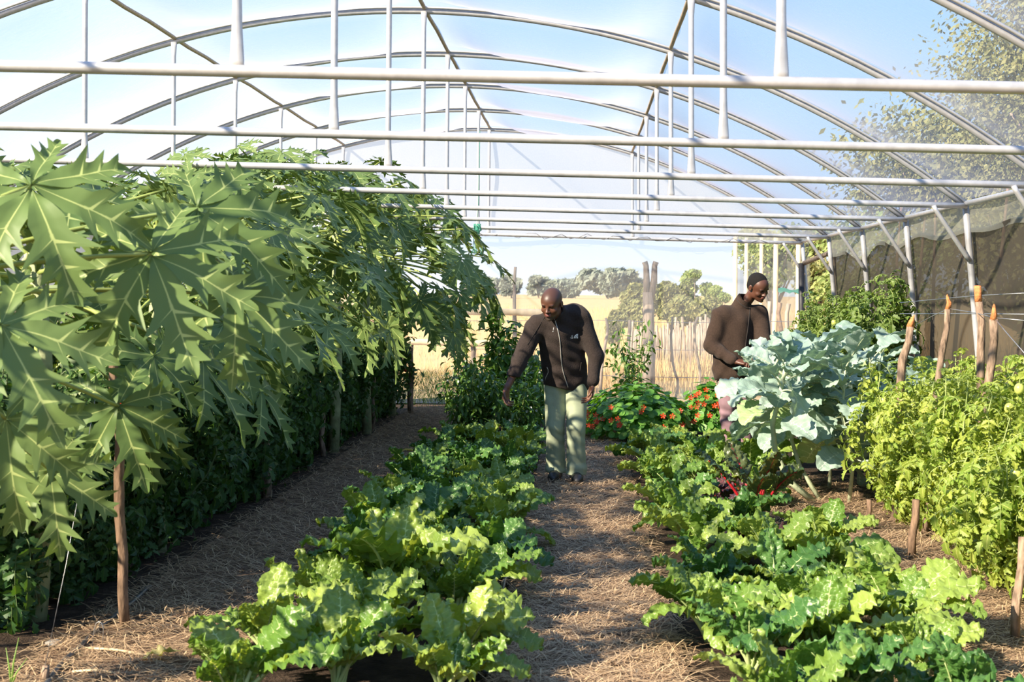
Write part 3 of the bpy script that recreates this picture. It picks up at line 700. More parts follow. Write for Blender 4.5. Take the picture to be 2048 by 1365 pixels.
def petiole_mesh(seed):
    b = MB(); r = random.Random(seed); b.tube([(0, .03*math.sin(PI*i/8)*0, -1+i/8) if False else (0.05*math.sin(PI*i/8), 0, -1+i/8) for i in range(9)], [.0125-.0055*i/8 for i in range(9)], 7); return b.mesh('petiole', PET)
PETM = [petiole_mesh(i) for i in range(2)]
def add_papaya_leaf(tree_, crown, tip, size, face, seed):
    """crown, tip: points in tree space; blade leans outwards and down, its upper side up"""
    r = random.Random(seed); d = (tip-crown); dn = d.normalized()
    hor = V((d.x, d.y, 0)); hor = hor.normalized() if hor.length > .02 else V((1, 0, 0))
    y = hor*math.cos(face)-V((0, 0, math.sin(face)))
    m = frame(tip, y, V((0, 0, 1)), size)
    m = m @ Matrix.Rotation(r.uniform(-.35, .35), 4, 'Z') @ Matrix.Rotation(r.uniform(-.2, .2), 4, 'Y')
    lf = obj('leaf', PLV[seed % 5], tree_, m)
    # petiole: child of the leaf, running back to the crown
    z = dn; x = z.orthogonal().normalized()
    side = V((0, 0, 1)).cross(z); x = (z.cross(side)).normalized() if side.length > .05 else x
    yv = z.cross(x); L = d.length
    pm = Matrix(((x.x, yv.x, z.x*L, tip.x), (x.y, yv.y, z.y*L, tip.y), (x.z, yv.z, z.z*L, tip.z), (0, 0, 0, 1)))
    obj('petiole', PETM[seed % 2], lf, m.inverted() @ pm)
def papaya(label, x, y, h, n, seed, reach=.85, size=1.0, manual=None, amin=None):
    t = thing('papaya_tree', label, 'papaya tree', (x, y, 0)); r = random.Random(seed)
    b = MB(); lx = r.uniform(-.06, .06)
    b.tube([(0, 0, -.02), (lx, 0, h*.35), (lx*.4, lx, h*.7), (0, 0, h-.02)], [.055, .048, .04, .03], 10); b.build('trunk', PTR, t)
    for i in range(n):
        f = i/(n-1); a = i*2.39996+r.uniform(-.2, .2)
        el = math.radians(70-108*f**.9+r.uniform(-8, 8)); L = (.30+reach*.78*min(1, f*1.6))*r.uniform(.88, 1.1)
        c0 = V((0, 0, h-.38*f))
        tip = c0+V((math.cos(a)*math.cos(el), math.sin(a)*math.cos(el), math.sin(el)))*L
        face = math.radians(18+42*f+r.uniform(-12, 14))
        add_papaya_leaf(t, c0, tip, size*(.5+.5*min(1, f*2.2))*r.uniform(.88, 1.1), face, seed*31+i)
    for (tipw, sz, hd, fc, sd) in (manual or []):
        tip = tipw-V((x, y, 0)); c0 = V((0, 0, h-.25)); r2 = random.Random(sd)
        ydir = V(hd).normalized(); m = frame(tip, ydir, V(fc), sz); lf = obj('leaf', PLV[sd % 5], t, m)
        d = tip-c0; z = d.normalized(); side = V((0, 0, 1)).cross(z); xx = z.cross(side).normalized(); yv = z.cross(xx); L = d.length
        pm = Matrix(((xx.x, yv.x, z.x*L, tip.x), (xx.y, yv.y, z.y*L, tip.y), (xx.z, yv.z, z.z*L, tip.z), (0, 0, 0, 1)))
        obj('petiole', PETM[sd % 2], lf, m.inverted() @ pm)
    # flower buds at the crown
    b = MB()
    for i in range(7):
        a = r.uniform(0, 6.28); b.ball(V((.05*math.cos(a), .05*math.sin(a), h-.12-.02*i)), .014, 6, rz=.02)
    b.build('flower_buds', plain('bud', (.6, .62, .3)) if 'bud' not in bpy.data.materials else bpy.data.materials['bud'], t)['kind'] = 'stuff'
    return t
fc = (.15, -.75, .65)
man = [(at(62, 372, 4.3), 1.0, (.35, -.25, -.55), fc, 1), (at(303, 508, 4.55), 1.05, (.30, -.25, -.62), fc, 2), (at(2, 650, 4.1), .95, (.45, -.2, -.6), fc, 3),
       (at(236, 812, 5.1), .80, (.28, -.15, -.75), (.2, -.8, .45), 4), (at(12, 838, 4.5), .88, (.12, -.2, -.8), (.2, -.85, .4), 5), (at(395, 418, 4.9), 1.0, (.75, -.1, -.45), fc, 6),
       (at(470, 590, 5.0), .95, (.75, -.15, -.6), (.1, -.6, .7), 7), (at(100, 940, 4.8), .75, (.2, -.2, -.8), (.3, -.8, .3), 8)]
papaya('large papaya plant at the left edge, closest to the viewer, with big drooping leaves', -2.45, 4.1, 1.7, 7, 1, .7, .9, man)
papaya('papaya plant second from the front of the papaya row, leaves high at the left edge', -2.55, 6.2, 1.82, 26, 2, .85, .95)
papaya('papaya plant third from the front of the papaya row', -2.5, 7.9, 1.85, 28, 3, .85, .95)
papaya('papaya plant fourth from the front of the papaya row', -2.6, 9.7, 2.15, 32, 4, 1.0, .95)
papaya('tallest papaya plant, fifth from the front of the papaya row', -2.62, 11.4, 2.35, 36, 5, 1.12, 1.0)
papaya('papaya plant sixth from the front of the papaya row', -2.38, 13.0, 2.4, 38, 6, 1.25, 1.0)
papaya('papaya plant seventh from the front of the papaya row, behind two brown stakes', -2.32, 14.7, 2.25, 42, 7, 1.35, 1.0)
papaya('papaya plant at the far end of the papaya row, leaves reaching toward the bending man', -2.35, 16.9, 2.2, 40, 8, 1.3, 1.0)
# brown stakes in the left hedge
for i, (xt, yt, xb, Y, rr, lb) in enumerate(((226, 640, 250, 6.05, .022, 'dark brown stake in front of the tomato hedge at left, closest to the viewer'), (521, 568, 535, 8.9, .036, 'thick cut-off brown stake among the papaya leaves'),
        (640, 612, 646, 11.2, .024, 'brown stake in the left hedge, left of a second thinner one'), (674, 640, 678, 11.9, .022, 'thin brown stake in the left hedge, right of the thicker one'),
        (733, 620, 731, 13.4, .03, 'brown stake leaning against its twin under the far papaya leaves'), (744, 640, 746, 13.6, .026, 'paler brown twin of the far stake pair'), (822, 690, 820, 17.2, .035, 'pale stake at the far end of the left hedge'))):
    Y = Y if i in (0, 6) else Y*1.13; a = at(xt, yt, Y); c = V((at(xb, 800, Y).x, Y, -.02)); b = MB(); r = random.Random(i+50)
    P = [c.lerp(a, k/8)+V((r.uniform(-.012, .012), 0, 0)) for k in range(9)]; b.tube(P, [rr*1.1]*5+[rr]*4, 9); b.add(*[[P[-1]+V((rr*math.cos(q), rr*math.sin(q), .002)) for q in [2*PI*j/8 for j in range(8)]], [tuple(range(8))]], m=1)
    tag(b.build('wooden_stake', [BARK if i in (0,) else BARKLT, CUT]), lb, 'stake')

# ---------------------------------------------------------------- tomato plants
def leaflet(L, W, r, lobed=True):
    """toothed, slightly folded leaflet along +Y"""
    if lobed:
        ts = (0, .22, .34, .52, .62, .8, 1); ws = (.0, .85, .55, .9, .5, .55, 0)
    else:
        ts = (0, .35, .7, 1); ws = (.05, 1, .75, 0)
    vs = []; fs = []; va = []; dr = r.uniform(.1, .5); tw = r.uniform(-.3, .3)
    for t, w in zip(ts, ws):
        z = -dr*L*t*t
        vs += [V((-W*w, t*L+w*.1*L, z+W*w*(.35+tw))), V((0, t*L, z)), V((W*w, t*L+w*.1*L, z+W*w*(.35-tw)))]; va += [1, 0, 1]
    for i in range(len(ts)-1): fs += [(3*i, 3*i+1, 3*i+4, 3*i+3), (3*i+1, 3*i+2, 3*i+5, 3*i+4)]
    b = MB(); b.add(vs, fs, 0, va, 0); return b
def tomleaf(L, seed, lobed=True):
    r = random.Random(seed); b = MB(); bend = r.uniform(.5, 1.3)
    sp = []; p = V((0, 0, 0)); th = .35
    for i in range(9): sp.append((p.copy(), th)); p += V((0, math.cos(th), math.sin(th)))*(L/8); th -= bend*2/8*1.2
    b.tube([q[0] for q in sp], [.003-.0002*i for i in range(9)], 3, m=1, cap=False)
    for k in (2, 4, 6, 8):
        q, th = sp[k]; sz = L*(.30 if k < 8 else .42)*r.uniform(.85, 1.15)
        for s in ((-1, 1) if k < 8 else (0,)):
            m = Matrix.Translation(q) @ Matrix.Rotation(th-r.uniform(.1, .6), 4, 'X') @ Matrix.Rotation(-s*r.uniform(.9, 1.25), 4, 'Z') @ Matrix.Rotation(r.uniform(-.5, .5), 4, 'Y')
            b.merge(leaflet(sz, sz*.36, r, lobed), m)
    return b
TLF = [tomleaf(.20, i) for i in range(6)]; TLFs = [tomleaf(.17, i+10, False) for i in range(5)]
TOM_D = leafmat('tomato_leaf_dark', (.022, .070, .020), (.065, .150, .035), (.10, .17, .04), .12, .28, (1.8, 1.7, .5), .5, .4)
TOM_SUN = leafmat('tomato_leaf_sunlit', (.17, .28, .035), (.36, .43, .075), (.5, .54, .15), .12, .33, (1.5, 1.4, .5), .5, .4)  # tomato leaf with sunlight put into its colour: lighter and yellower
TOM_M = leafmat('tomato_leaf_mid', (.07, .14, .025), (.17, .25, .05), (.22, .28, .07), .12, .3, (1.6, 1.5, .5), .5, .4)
STEM_L = plain('tomato_stem', (.30, .38, .12), .6); STEM_D = plain('tomato_stem_dark', (.10, .15, .05), .6)
T_G = plain('green_tomato_skin', (.55, .62, .14), .25, 0, .15, 8, spec=.6); T_R = plain('red_tomato_skin', (.62, .06, .02), .25, 0, .2, 8, spec=.6); T_Y = plain('yellow_tomato_skin', (.72, .62, .13), .25, 0, .1, 8, spec=.6)
def tomato_plant_mesh(seed, h, rad, nst, step, leaves, lm, sm, lsc=1.0, flop=.3):
    r = random.Random(seed); b = MB(); st = MB(); fr = []
    for s in range(nst):
        a = 2*PI*s/nst+r.uniform(-.5, .5); rr = rad*r.uniform(.25, 1); hh = h*r.uniform(.65, 1.02)
        P = []
        K = max(6, int(hh/.12))
        for k in range(K+1):
            t = k/K; q = rr*math.sin(min(1, t*1.5)*PI/2); P.append(V((q*math.cos(a+t*.6)+.03*math.sin(t*9+s), q*math.sin(a+t*.6)+.03*math.cos(t*8+s*2), hh*(t - flop*.22*t**4))))
        st.tube(P, [.009-.006*i/K for i in range(K+1)], 5)
        nlv = int(hh/step)
        for i in range(nlv):
            t = (i+r.random())/nlv
            if t < .06: continue
            f = t*K; k = min(int(f), K-1); p = P[k].lerp(P[k+1], f-k); az = r.uniform(0, 2*PI) if r.random() < .5 else a+r.gauss(0, .9)
            lf = r.choice(leaves); sc = lsc*r.uniform(.7, 1.2)*(1-.35*max(0, t-.75)/.25)
            m = Matrix.Translation(p) @ Matrix.Rotation(az-PI/2, 4, 'Z') @ Matrix.Rotation(r.uniform(-.6, .5)+(.6 if t > .9 else 0), 4, 'X') @ Matrix.Scale(sc, 4)
            rv = r.random()
            b.merge(lf, m, r=rv)
            if r.random() < .1: fr.append(p+V((math.cos(az), math.sin(az), -.6))*.08)
    return b, st, fr
FRM = {}
def fruit_mesh(kind):
    if kind not in FRM:
        b = MB(); b.ball((0, 0, 0), .026, 12, rz=.031); b.tube([(0, 0, .03), (0, .004, .05)], .003, 5, m=1)
        for i in range(5): a = 2*PI*i/5; b.add([(0, 0, .031), (.02*math.cos(a), .02*math.sin(a), .028), (.012*math.cos(a+.4), .012*math.sin(a+.4), .031)], [(0, 1, 2)], 1)
        FRM[kind] = b.mesh('tomato', [{'g': T_G, 'r': T_R, 'y': T_Y}[kind], STEM_L])
    return FRM[kind]
def make_var(cnt, seed0, h, rad, nst, step, leaves, lm, sm, lsc, flop=.3):
    o = []
    for i in range(cnt):
        b, st, fr = tomato_plant_mesh(seed0+i, h, rad, nst, step, leaves, lm, sm, lsc, flop)
        o.append((b.mesh('foliage', [lm, sm], smooth=False), st.mesh('stem', sm), fr))
    return o
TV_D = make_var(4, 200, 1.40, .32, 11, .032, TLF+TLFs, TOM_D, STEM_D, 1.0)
TV_L = make_var(4, 300, 1.18, .38, 15, .024, TLF, TOM_SUN, STEM_L, .85)
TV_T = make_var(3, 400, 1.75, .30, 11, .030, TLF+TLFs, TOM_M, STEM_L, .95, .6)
def tomplant(label, x, y, var, rot, sc, fruits='', nf=0, seed=0, group=None, lean=0):
    t = thing('tomato_plant', label, 'tomato plant', (x, y, 0), group); t.rotation_euler = (0, lean, rot); t.scale = (1, 1, 1)
    m = Matrix.Scale(sc, 4)
    obj('foliage', var[0], t, m); obj('stem', var[1], t, m); r = random.Random(seed)
    if nf:
        for p in r.sample(var[2], min(nf, len(var[2]))):
            q = V(p)*sc; q.x *= 1.15; q.y *= 1.15
            obj('tomato', fruit_mesh(r.choice(fruits)), t, Matrix.Translation(q) @ Matrix.Rotation(r.uniform(-.4, .4), 4, 'X') @ Matrix.Scale(r.uniform(.8, 1.2), 4))
    return t
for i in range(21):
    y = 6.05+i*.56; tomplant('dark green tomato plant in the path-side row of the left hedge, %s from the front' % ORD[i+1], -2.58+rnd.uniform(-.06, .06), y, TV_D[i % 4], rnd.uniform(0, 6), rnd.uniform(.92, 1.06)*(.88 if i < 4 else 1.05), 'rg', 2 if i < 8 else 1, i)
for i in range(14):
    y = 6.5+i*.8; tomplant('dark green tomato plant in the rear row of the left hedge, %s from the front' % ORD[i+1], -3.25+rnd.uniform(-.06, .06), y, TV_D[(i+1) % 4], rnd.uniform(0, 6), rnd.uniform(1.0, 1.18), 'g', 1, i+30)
for i in range(8):
    y = 9.6+i*1.1; tomplant('tall tomato plant against the left side wall, %s from the front' % ORD[i+1], -5.0+rnd.uniform(-.06, .06), y, TV_T[i % 3], rnd.uniform(0, 6), rnd.uniform(.9, 1.05), 'g', 2, i+60)
for i in range(9):
    y = 5.7+i*.50; x = 2.38+rnd.uniform(-.05, .05)
    tomplant('sunlit green tomato plant in the front row at right, %s from the viewer' % ORD[i+1], x, y, TV_L[i % 4], rnd.uniform(0, 6), rnd.uniform(.92, 1.05)*(1.0), 'ggyy', 5, i+80)
for i in range(6):
    y = 6.3+i*.62; tomplant('sunlit green tomato plant in the rear row at right, %s from the viewer' % ORD[i+1], 2.82+rnd.uniform(-.05, .05), y, TV_L[(i+2) % 4], rnd.uniform(0, 6), rnd.uniform(1.0, 1.15), 'gy', 4, i+100)
for i, (x, y) in enumerate(((2.66, 12.5), (2.72, 13.2), (2.72, 14.0), (2.76, 14.9), (2.78, 15.9), (2.78, 16.9))):
    tomplant('tall tomato plant climbing beside the right wall, %s from the viewer' % ORD[i+1], x, y, TV_T[(i+1) % 3], rnd.uniform(0, 6), (1.14, 1.1, 1.0, 1.02, 1.0, 1.05)[i], 'gy', 6, i+120)
# stakes with orange cut tips, right tomatoes
for i, (xt, yt, xm, ym, xb, Y, rr, lb) in enumerate(((1955, 572, 1962, 700, 1975, 8.3, .030, 'tall thick stake with a raw orange top beside a steel post'), (1899, 592, 1885, 700, 1850, 8.9, .026, 'slanting stake with a curled orange tip at right'),
        (1988, 612, 1984, 720, 1940, 7.8, .030, 'knobbly stake with a pointed orange tip, rightmost of the tall stakes'), (1826, 632, 1806, 720, 1790, 9.4, .034, 'crooked tapering stake left of the steel post at right'))):
    rr *= .78; a = at(xt, yt, Y); m_ = at(xm, ym, Y); c = V((at(xb, 1000, Y).x, Y, -.02)); b = MB(); r = random.Random(i+70)
    P = [c, c.lerp(m_, .35)+V((.02, 0, 0)), c.lerp(m_, .7)+V((-.015, 0, 0)), m_, m_.lerp(a, .4)+V((.01, 0, 0)), m_.lerp(a, .75)]
    b.tube(P, [rr*1.1, rr*1.15, rr*1.0, rr*1.1, rr, rr*.95], 10); bb = MB()
    bb.tube([P[-1]-(a-P[-1])*.02, P[-1].lerp(a, .5)+V((0, -.002, 0)), a+V(((-.02, -.02, 0, 0)[i] if i else 0, 0, 0))], [rr*.96, rr*(.95 if i == 0 else .7), rr*(.9 if i == 0 else .22)], 10)
    t = thing('tomato_stake', lb, 'stake', c); 
    for ii, vv in enumerate(bb.v):
        q = V(vv); d = (q-a).length; k = .35*rr if d > .02 else .8*rr
        bb.v[ii] = tuple(q+V((k*noise.noise(q*60), k*noise.noise(q*60+V((7, 0, 0))), k*1.2*noise.noise(q*70+V((0, 9, 0))))))
    for ii, vv in enumerate(b.v):
        q = V(vv); b.v[ii] = tuple(q+V((.25*rr*noise.noise(q*14), .25*rr*noise.noise(q*14+V((7, 0, 0))), 0)))
    b2 = b.build('shaft', BARKLT, t, True); b2.location = -c
    b3 = bb.build('cut_tip', CUT, t); b3.location = -c
for i, (xb, yb, xt, yt, rr, lb) in enumerate(((2030, 1285, 2046, 1075, .021, 'pale bare stake at the right edge of the picture'), (1824, 1118, 1832, 1000, .024, 'short brown stake under the bright tomato foliage'), (1736, 1062, 1738, 1000, .018, 'short dark stake at the far foot of the bright tomatoes'))):
    c = gnd(xb, yb); a = at(xt, yt, c.y); b = MB(); b.tube([c-V((0, 0, .01)), c.lerp(a, .35)+V((-.008, 0, 0)), c.lerp(a, .7)+V((.006, 0, 0)), a], [rr*1.05, rr, rr, rr*.92], 9)
    tag(b.build('tomato_stake', [BARKLT, BARK, BARK][i]), lb, 'stake')
for i, (pp, lb) in enumerate(((((1800, 606, 9.9), (1950, 592, 9.0), (2060, 586, 8.4)), 'highest of the thin wires strung between the right posts'), (((1800, 628, 9.9), (1950, 628, 9.0), (2060, 629, 8.4)), 'straight level wire strung between the right stakes'),
        (((1832, 650, 9.4), (1870, 630, 9.1), (1899, 618, 8.9), (1955, 627, 8.3), (1988, 636, 7.8), (2055, 642, 7.6)), 'slack twisted wire looped over the orange tipped stakes'), (((1990, 638, 7.8), (2015, 668, 7.4), (2056, 715, 7.0)), 'wire slanting down from the rightmost tall stake'))):
    b = MB(); b.tube([at(*q) for q in pp], .0028, 4); tag(b.build('support_wire', WIRE), lb, 'wire')

# ---------------------------------------------------------------- pepper bushes
PEP = leafmat('pepper_leaf', (.045, .13, .028), (.13, .24, .05), (.2, .3, .08), .12, .28, (1.8, 1.7, .5), .3, .55)
WHITE = plain('white_petal', (.8, .8, .76), .6)
def pepper_mesh(seed, h, rad, n, ll=.085):
    r = random.Random(seed); b = MB(); st = MB(); fl = MB()
    ends = []
    for s in range(9):
        a = 2*PI*s/9+r.uniform(-.3, .3); rr = rad*r.uniform(.3, 1); hh = h*(r.uniform(.6, 1)); P = [V((rr*math.cos(a)*(k/6)**.8, rr*math.sin(a)*(k/6)**.8, hh*(k/6)**.9)) for k in range(7)]
        st.tube(P, [.008-.001*i for i in range(7)], 5); ends.append(P)
    for i in range(n):
        P = r.choice(ends); f = r.uniform(1.3, 6); k = min(int(f), 5); p = P[k].lerp(P[k+1], f-k)+V((r.gauss(0, .05), r.gauss(0, .05), r.gauss(0, .04)))
        lf = leaflet(ll*r.uniform(.7, 1.3), ll*.23, r, False); m = Matrix.Translation(p) @ Matrix.Rotation(r.uniform(0, 6.28), 4, 'Z') @ Matrix.Rotation(r.uniform(-1.0, .4), 4, 'X')
        b.merge(lf, m, r=r.random())
        if r.random() < .03: 
            for q in range(5): aa = 2*PI*q/5; fl.add([p, p+V((.014*math.cos(aa), -.012, .014*math.sin(aa))), p+V((.014*math.cos(aa+.9), -.012, .014*math.sin(aa+.9)))], [(0, 1, 2)])
        if r.random() < .03:
            c = p+V((0, 0, -.02)); st.tube([c, c+V((.005, 0, -.03)), c+V((.012, 0, -.065))], [.008, .008, .002], 5)
    return b.mesh('foliage', PEP, False), st.mesh('stem', STEM_L), fl.mesh('flowers', WHITE)
PV = [pepper_mesh(i, .82, .34, 760) for i in range(3)]
def pepper(label, x, y, v, sc, rot, name='pepper_plant'):
    t = thing(name, label, 'pepper plant', (x, y, 0)); m = Matrix.Rotation(rot, 4, 'Z') @ Matrix.Scale(sc, 4)
    obj('foliage', v[0], t, m); obj('stem', v[1], t, m); obj('flowers', v[2], t, m)['kind'] = 'stuff'
for i, (x, y, s) in enumerate(((-.62, 13.7, .95), (-1.12, 14.0, 1.0), (-.55, 14.6, 1.1), (-1.1, 15.0, 1.15), (-.6, 15.6, 1.2), (-1.15, 16.2, 1.1), (-.62, 16.9, 1.1))):
    pepper('bushy pepper plant with small white flowers beside the bending man, %s from the viewer' % ORD[i+1], x, y, PV[i % 3], s, i*1.3)
TP = pepper_mesh(20, 1.35, .20, 520, .13); pepper('taller broad leafed pepper plant at the bending man\'s right elbow', at(1005, 800, 14.9).x, 14.9, TP, 1.0, .5)
SP_ = pepper_mesh(22, 1.15, .26, 330, .09); pepper('thin upright pepper plant against the fence between the two men', at(1262, 800, 17.6).x, 17.6, SP_, 1.08, 1.2)
# feathery herb at the far left of the pepper bed
HERB = leafmat('herb_frond', (.14, .24, .10), (.24, .32, .16), trans=.3)
b = MB(); r = random.Random(9)
for i in range(2600):
    a = r.uniform(0, 6.28); rr = .5*r.random()**.5; x = rr*math.cos(a)*1.1; y = rr*math.sin(a); z = r.uniform(.05, .55)*(1-.5*rr); d = V((r.gauss(0, .5), r.gauss(0, .5), 1)).normalized()*.10; w = V((.0022, 0, 0)); p = V((x, y, z))
    b.add([p-w, p+w, p+d], [(0, 1, 2)], r=r.random())
o = b.build('feathery_herb', HERB, smooth=False); q = at(878, 790, 17.9); o.location = (q.x, 17.9, 0); tag(o, 'feathery pale green herb clump at the far end of the left path', 'herb')

# ---------------------------------------------------------------- nasturtiums
NAS = leafmat('nasturtium_leaf', (.07, .22, .035), (.18, .37, .06), (.35, .5, .15), .1, .35, (1.8, 1.7, .5), .45, .4)
NFL = leafmat('nasturtium_petal', (.80, .045, .008), (.90, .11, .015), trans=.35, tcol=(1.1, 1, .6), rough=.5)
def nasturtium(label, cx, cy, rx, ry, h, n, nfl, seed, flz=(0, 1), flx=(-1, 1)):
    t = thing('nasturtium_plant', label, 'flowering plant', (cx, cy, 0)); r = random.Random(seed); b = MB()
    for i in range(n):
        a = r.uniform(0, 2*PI); e = math.asin(r.random()**.8); s = r.uniform(.75, 1.03); d = V((math.cos(a)*math.cos(e), math.sin(a)*math.cos(e), math.sin(e)))
        k = 1+.22*noise.noise(d*2.3+V((seed, 0, 0)))
        p = V((d.x*rx*s*k, d.y*ry*s*k, max(.03, d.z*h*s*k+.05))); nn = (d+V((r.gauss(0, .3), r.gauss(0, .3), .5+r.gauss(0, .2)))).normalized()
        u = nn.orthogonal().normalized(); v = nn.cross(u); R = r.uniform(.026, .052); K = 9
        vs = [p-nn*R*.18]+[p+(u*math.cos(2*PI*j/K)+v*math.sin(2*PI*j/K))*R*(1+.06*(-1)**j) for j in range(K)]
        b.add(vs, [(0, 1+j, 1+(j+1) % K) for j in range(K)], 0, [0]+[1]*K, r.random())
    b.build('foliage', NAS, t)
    for i in range(nfl):
        x = r.uniform(*flx); zz = r.uniform(*flz); e = zz*PI/2*.9
        px_ = x*rx*.9; py_ = -math.sqrt(max(0, 1-(px_/rx)**2))*ry*math.cos(e)*1.0; p = V((px_, py_-.04, h*math.sin(e)*math.sqrt(max(.1, 1-x*x*.6))+.07)); fb = MB()
        nn = V((r.uniform(-.5, .2), -1, .4)).normalized(); u = nn.orthogonal().normalized(); v = nn.cross(u); R = .028
        for q in range(5):
            aa = 2*PI*q/5; d1 = u*math.cos(aa)+v*math.sin(aa); s1 = u*-math.sin(aa)+v*math.cos(aa)
            fb.add([p, p+d1*R*.5+s1*R*.22+nn*.008, p+d1*R+s1*R*.35+nn*.012, p+d1*R*1.1+nn*.01, p+d1*R-s1*R*.35+nn*.012, p+d1*R*.5-s1*R*.22+nn*.008], [(0, 1, 2, 3), (0, 3, 4, 5)], r=r.random())
        fb.build('flower', NFL, t)
nasturtium('nasturtium mound with red-orange flowers behind the chard between the two men', .62, 14.6, .62, .75, .50, 1150, 26, 5, (.0, .55), (-.95, .95))
nasturtium('nasturtium mound with a bright cluster of orange flowers beside the standing man', 1.42, 14.9, .30, .4, .55, 480, 24, 9, (.15, .85), (-.9, .6))
nasturtium('low leafy nasturtium between the flower mound and the standing man', 1.08, 15.2, .30, .4, .32, 320, 0, 12)
# ---------------------------------------------------------------- blue-green broccoli / collard plants
BRO = leafmat('broccoli_leaf', (.23, .335, .275), (.36, .46, .395), (.60, .68, .58), .17, .16, (1.2, 1.5, .8), .5, .35, .2, 90)
BROY = leafmat('pale_broccoli_leaf', (.34, .46, .20), (.42, .54, .26), (.62, .70, .4), .22, .2, (1.2, 1.5, .8), .5, .45, .2, 90)
BST = plain('broccoli_stem', (.50, .56, .36), .55, 0, .2, 10, .3, 30)
BLV = []
for i in range(6):
    W = (.125, .14, .105, .135, .12, .09)[i]; L = (.34, .38, .30, .36, .32, .25)[i]
    pr = (lambda W: (lambda t: W*max(.03, math.sin(PI*min(1, .04+t**.8*.95))**.55)*(.45+.55*min(1, t*2.6))))(W)
    b, spn, s0, st = blade(L, pr, 30, 6, .13, ((.1, .9), (.2, 1.4), (.1, .5), (.3, 1.9), (.2, 1.2), (.1, .8))[i], crinkle=.022, wave=.014, wfreq=(3.6, 4.3, 5, 4.5, 4, 4)[i], cup=.2, veins=8, lobes=.11, lfreq=(4.4, 5, 3.8, 4.7, 5.4, 4.2)[i], seed=60+i, sweep=.12, twist=(.3, -.4, .1, .5, -.2, .2)[i], cfreq=14)
    st.tube([spn(s0*k/5)[0] for k in range(5)]+[spn(s0+(1-s0)*k*.1)[0]+V((0, .002, -.002)) for k in range(8)], [.008, .0075, .007, .0065, .006]+[.0055, .005, .0042, .0036, .003, .0024, .0018, .001], 7)
    BLV.append((b.mesh('broccoli_leaf', BRO), st.mesh('petiole', BST), b.mesh('broccoli_leaf', BROY)))
def broccoli(label, pts, n, seed, sc=1.0, rad=.016, top=8, tmin=.35):
    """pts: stem path in world space; leaves along it"""
    base = V(pts[0]); t = thing('broccoli_plant', label, 'vegetable plant', base); r = random.Random(seed)
    P = [V(p)-base for p in pts]; st = MB(); st.tube(P, [rad*(1-.45*i/(len(P)-1)) for i in range(len(P))], 9); st.build('stem', BST, t)
    tot = len(P)-1
    for i in range(n):
        f = tmin+(1-tmin)*(i/(n-1))**.8; g = f*tot; k = min(int(g), tot-1); p = P[k].lerp(P[k+1], g-k); a = i*2.4+seed+r.uniform(-.3, .3)
        tilt = (1.45-.95*((f-tmin)/(1-tmin))**1.2)*r.uniform(.8, 1.15)
        vi = r.randrange(6); s = sc*r.uniform(.8, 1.15)
        m = Matrix.Translation(p) @ Matrix.Rotation(a, 4, 'Z') @ Matrix.Rotation(-tilt, 4, 'X') @ Matrix.Rotation(r.uniform(-.7, .7), 4, 'Z') @ Matrix.Scale(s, 4)
        lf = obj('leaf', BLV[vi][2 if r.random() < .1 else 0], t, m); obj('petiole', BLV[vi][1], lf)
    return t
Yb = 10.0
q = gnd(1628, 1005)
broccoli('tall blue-green broccoli plant with a long bare bent stem rising from the mulch', [q, at(1575, 960, q.y), at(1550, 900, q.y-.02), at(1545, 850, q.y-.05), at(1560, 790, q.y-.05), at(1570, 740, q.y-.05)], 20, 1, 1.0, .026, tmin=.62)
q2 = gnd(1640, 1000)
broccoli('blue-green broccoli plant with a second leaning stem beside the bent one', [q2, at(1600, 935, q2.y+.05), at(1583, 880, q2.y+.1), at(1600, 800, q2.y+.1), at(1610, 730, q2.y+.1)], 18, 2, 1.0, .02, tmin=.6)
for i, (px, Y, pt, lx, n, lb) in enumerate(((1700, 10.2, 700, -10, 20, 'blue-green broccoli plant in the middle of the broccoli clump, closest to the tomatoes'), (1660, 10.9, 672, -20, 20, 'blue-green broccoli plant behind the two bent stems'), (1590, 11.3, 690, -40, 20, 'blue-green broccoli plant whose leaves reach the standing man\'s hands'),
        (1740, 11.2, 680, 0, 18, 'blue-green broccoli plant at the right of the clump, under the far tomatoes'), (1800, 10.6, 735, 10, 16, 'blue-green broccoli plant behind the crooked stake'), (1640, 12.0, 660, -5, 16, 'tallest blue-green broccoli plant at the back left of the clump'), (1770, 12.0, 665, -10, 16, 'blue-green broccoli plant at the back right with an upright leaf'),
        (1870, 10.4, 745, 10, 14, 'blue-green broccoli plant between two slanting stakes'), (1960, 9.6, 770, 0, 12, 'blue-green broccoli plant behind the tall orange tipped stakes'), (1545, 12.2, 715, -20, 14, 'blue-green broccoli plant at the far left, in front of the standing man'))):
    b0 = V((at(px, 900, Y).x, Y, 0)); tp = at(px+lx, pt+40, Y)
    broccoli(lb, [b0, b0.lerp(tp, .3)+V((.04, 0, 0)), b0.lerp(tp, .65)+V((-.03, 0, 0)), tp], n+7, 10+i, .88, .016, tmin=.36 if i == 0 else .26)

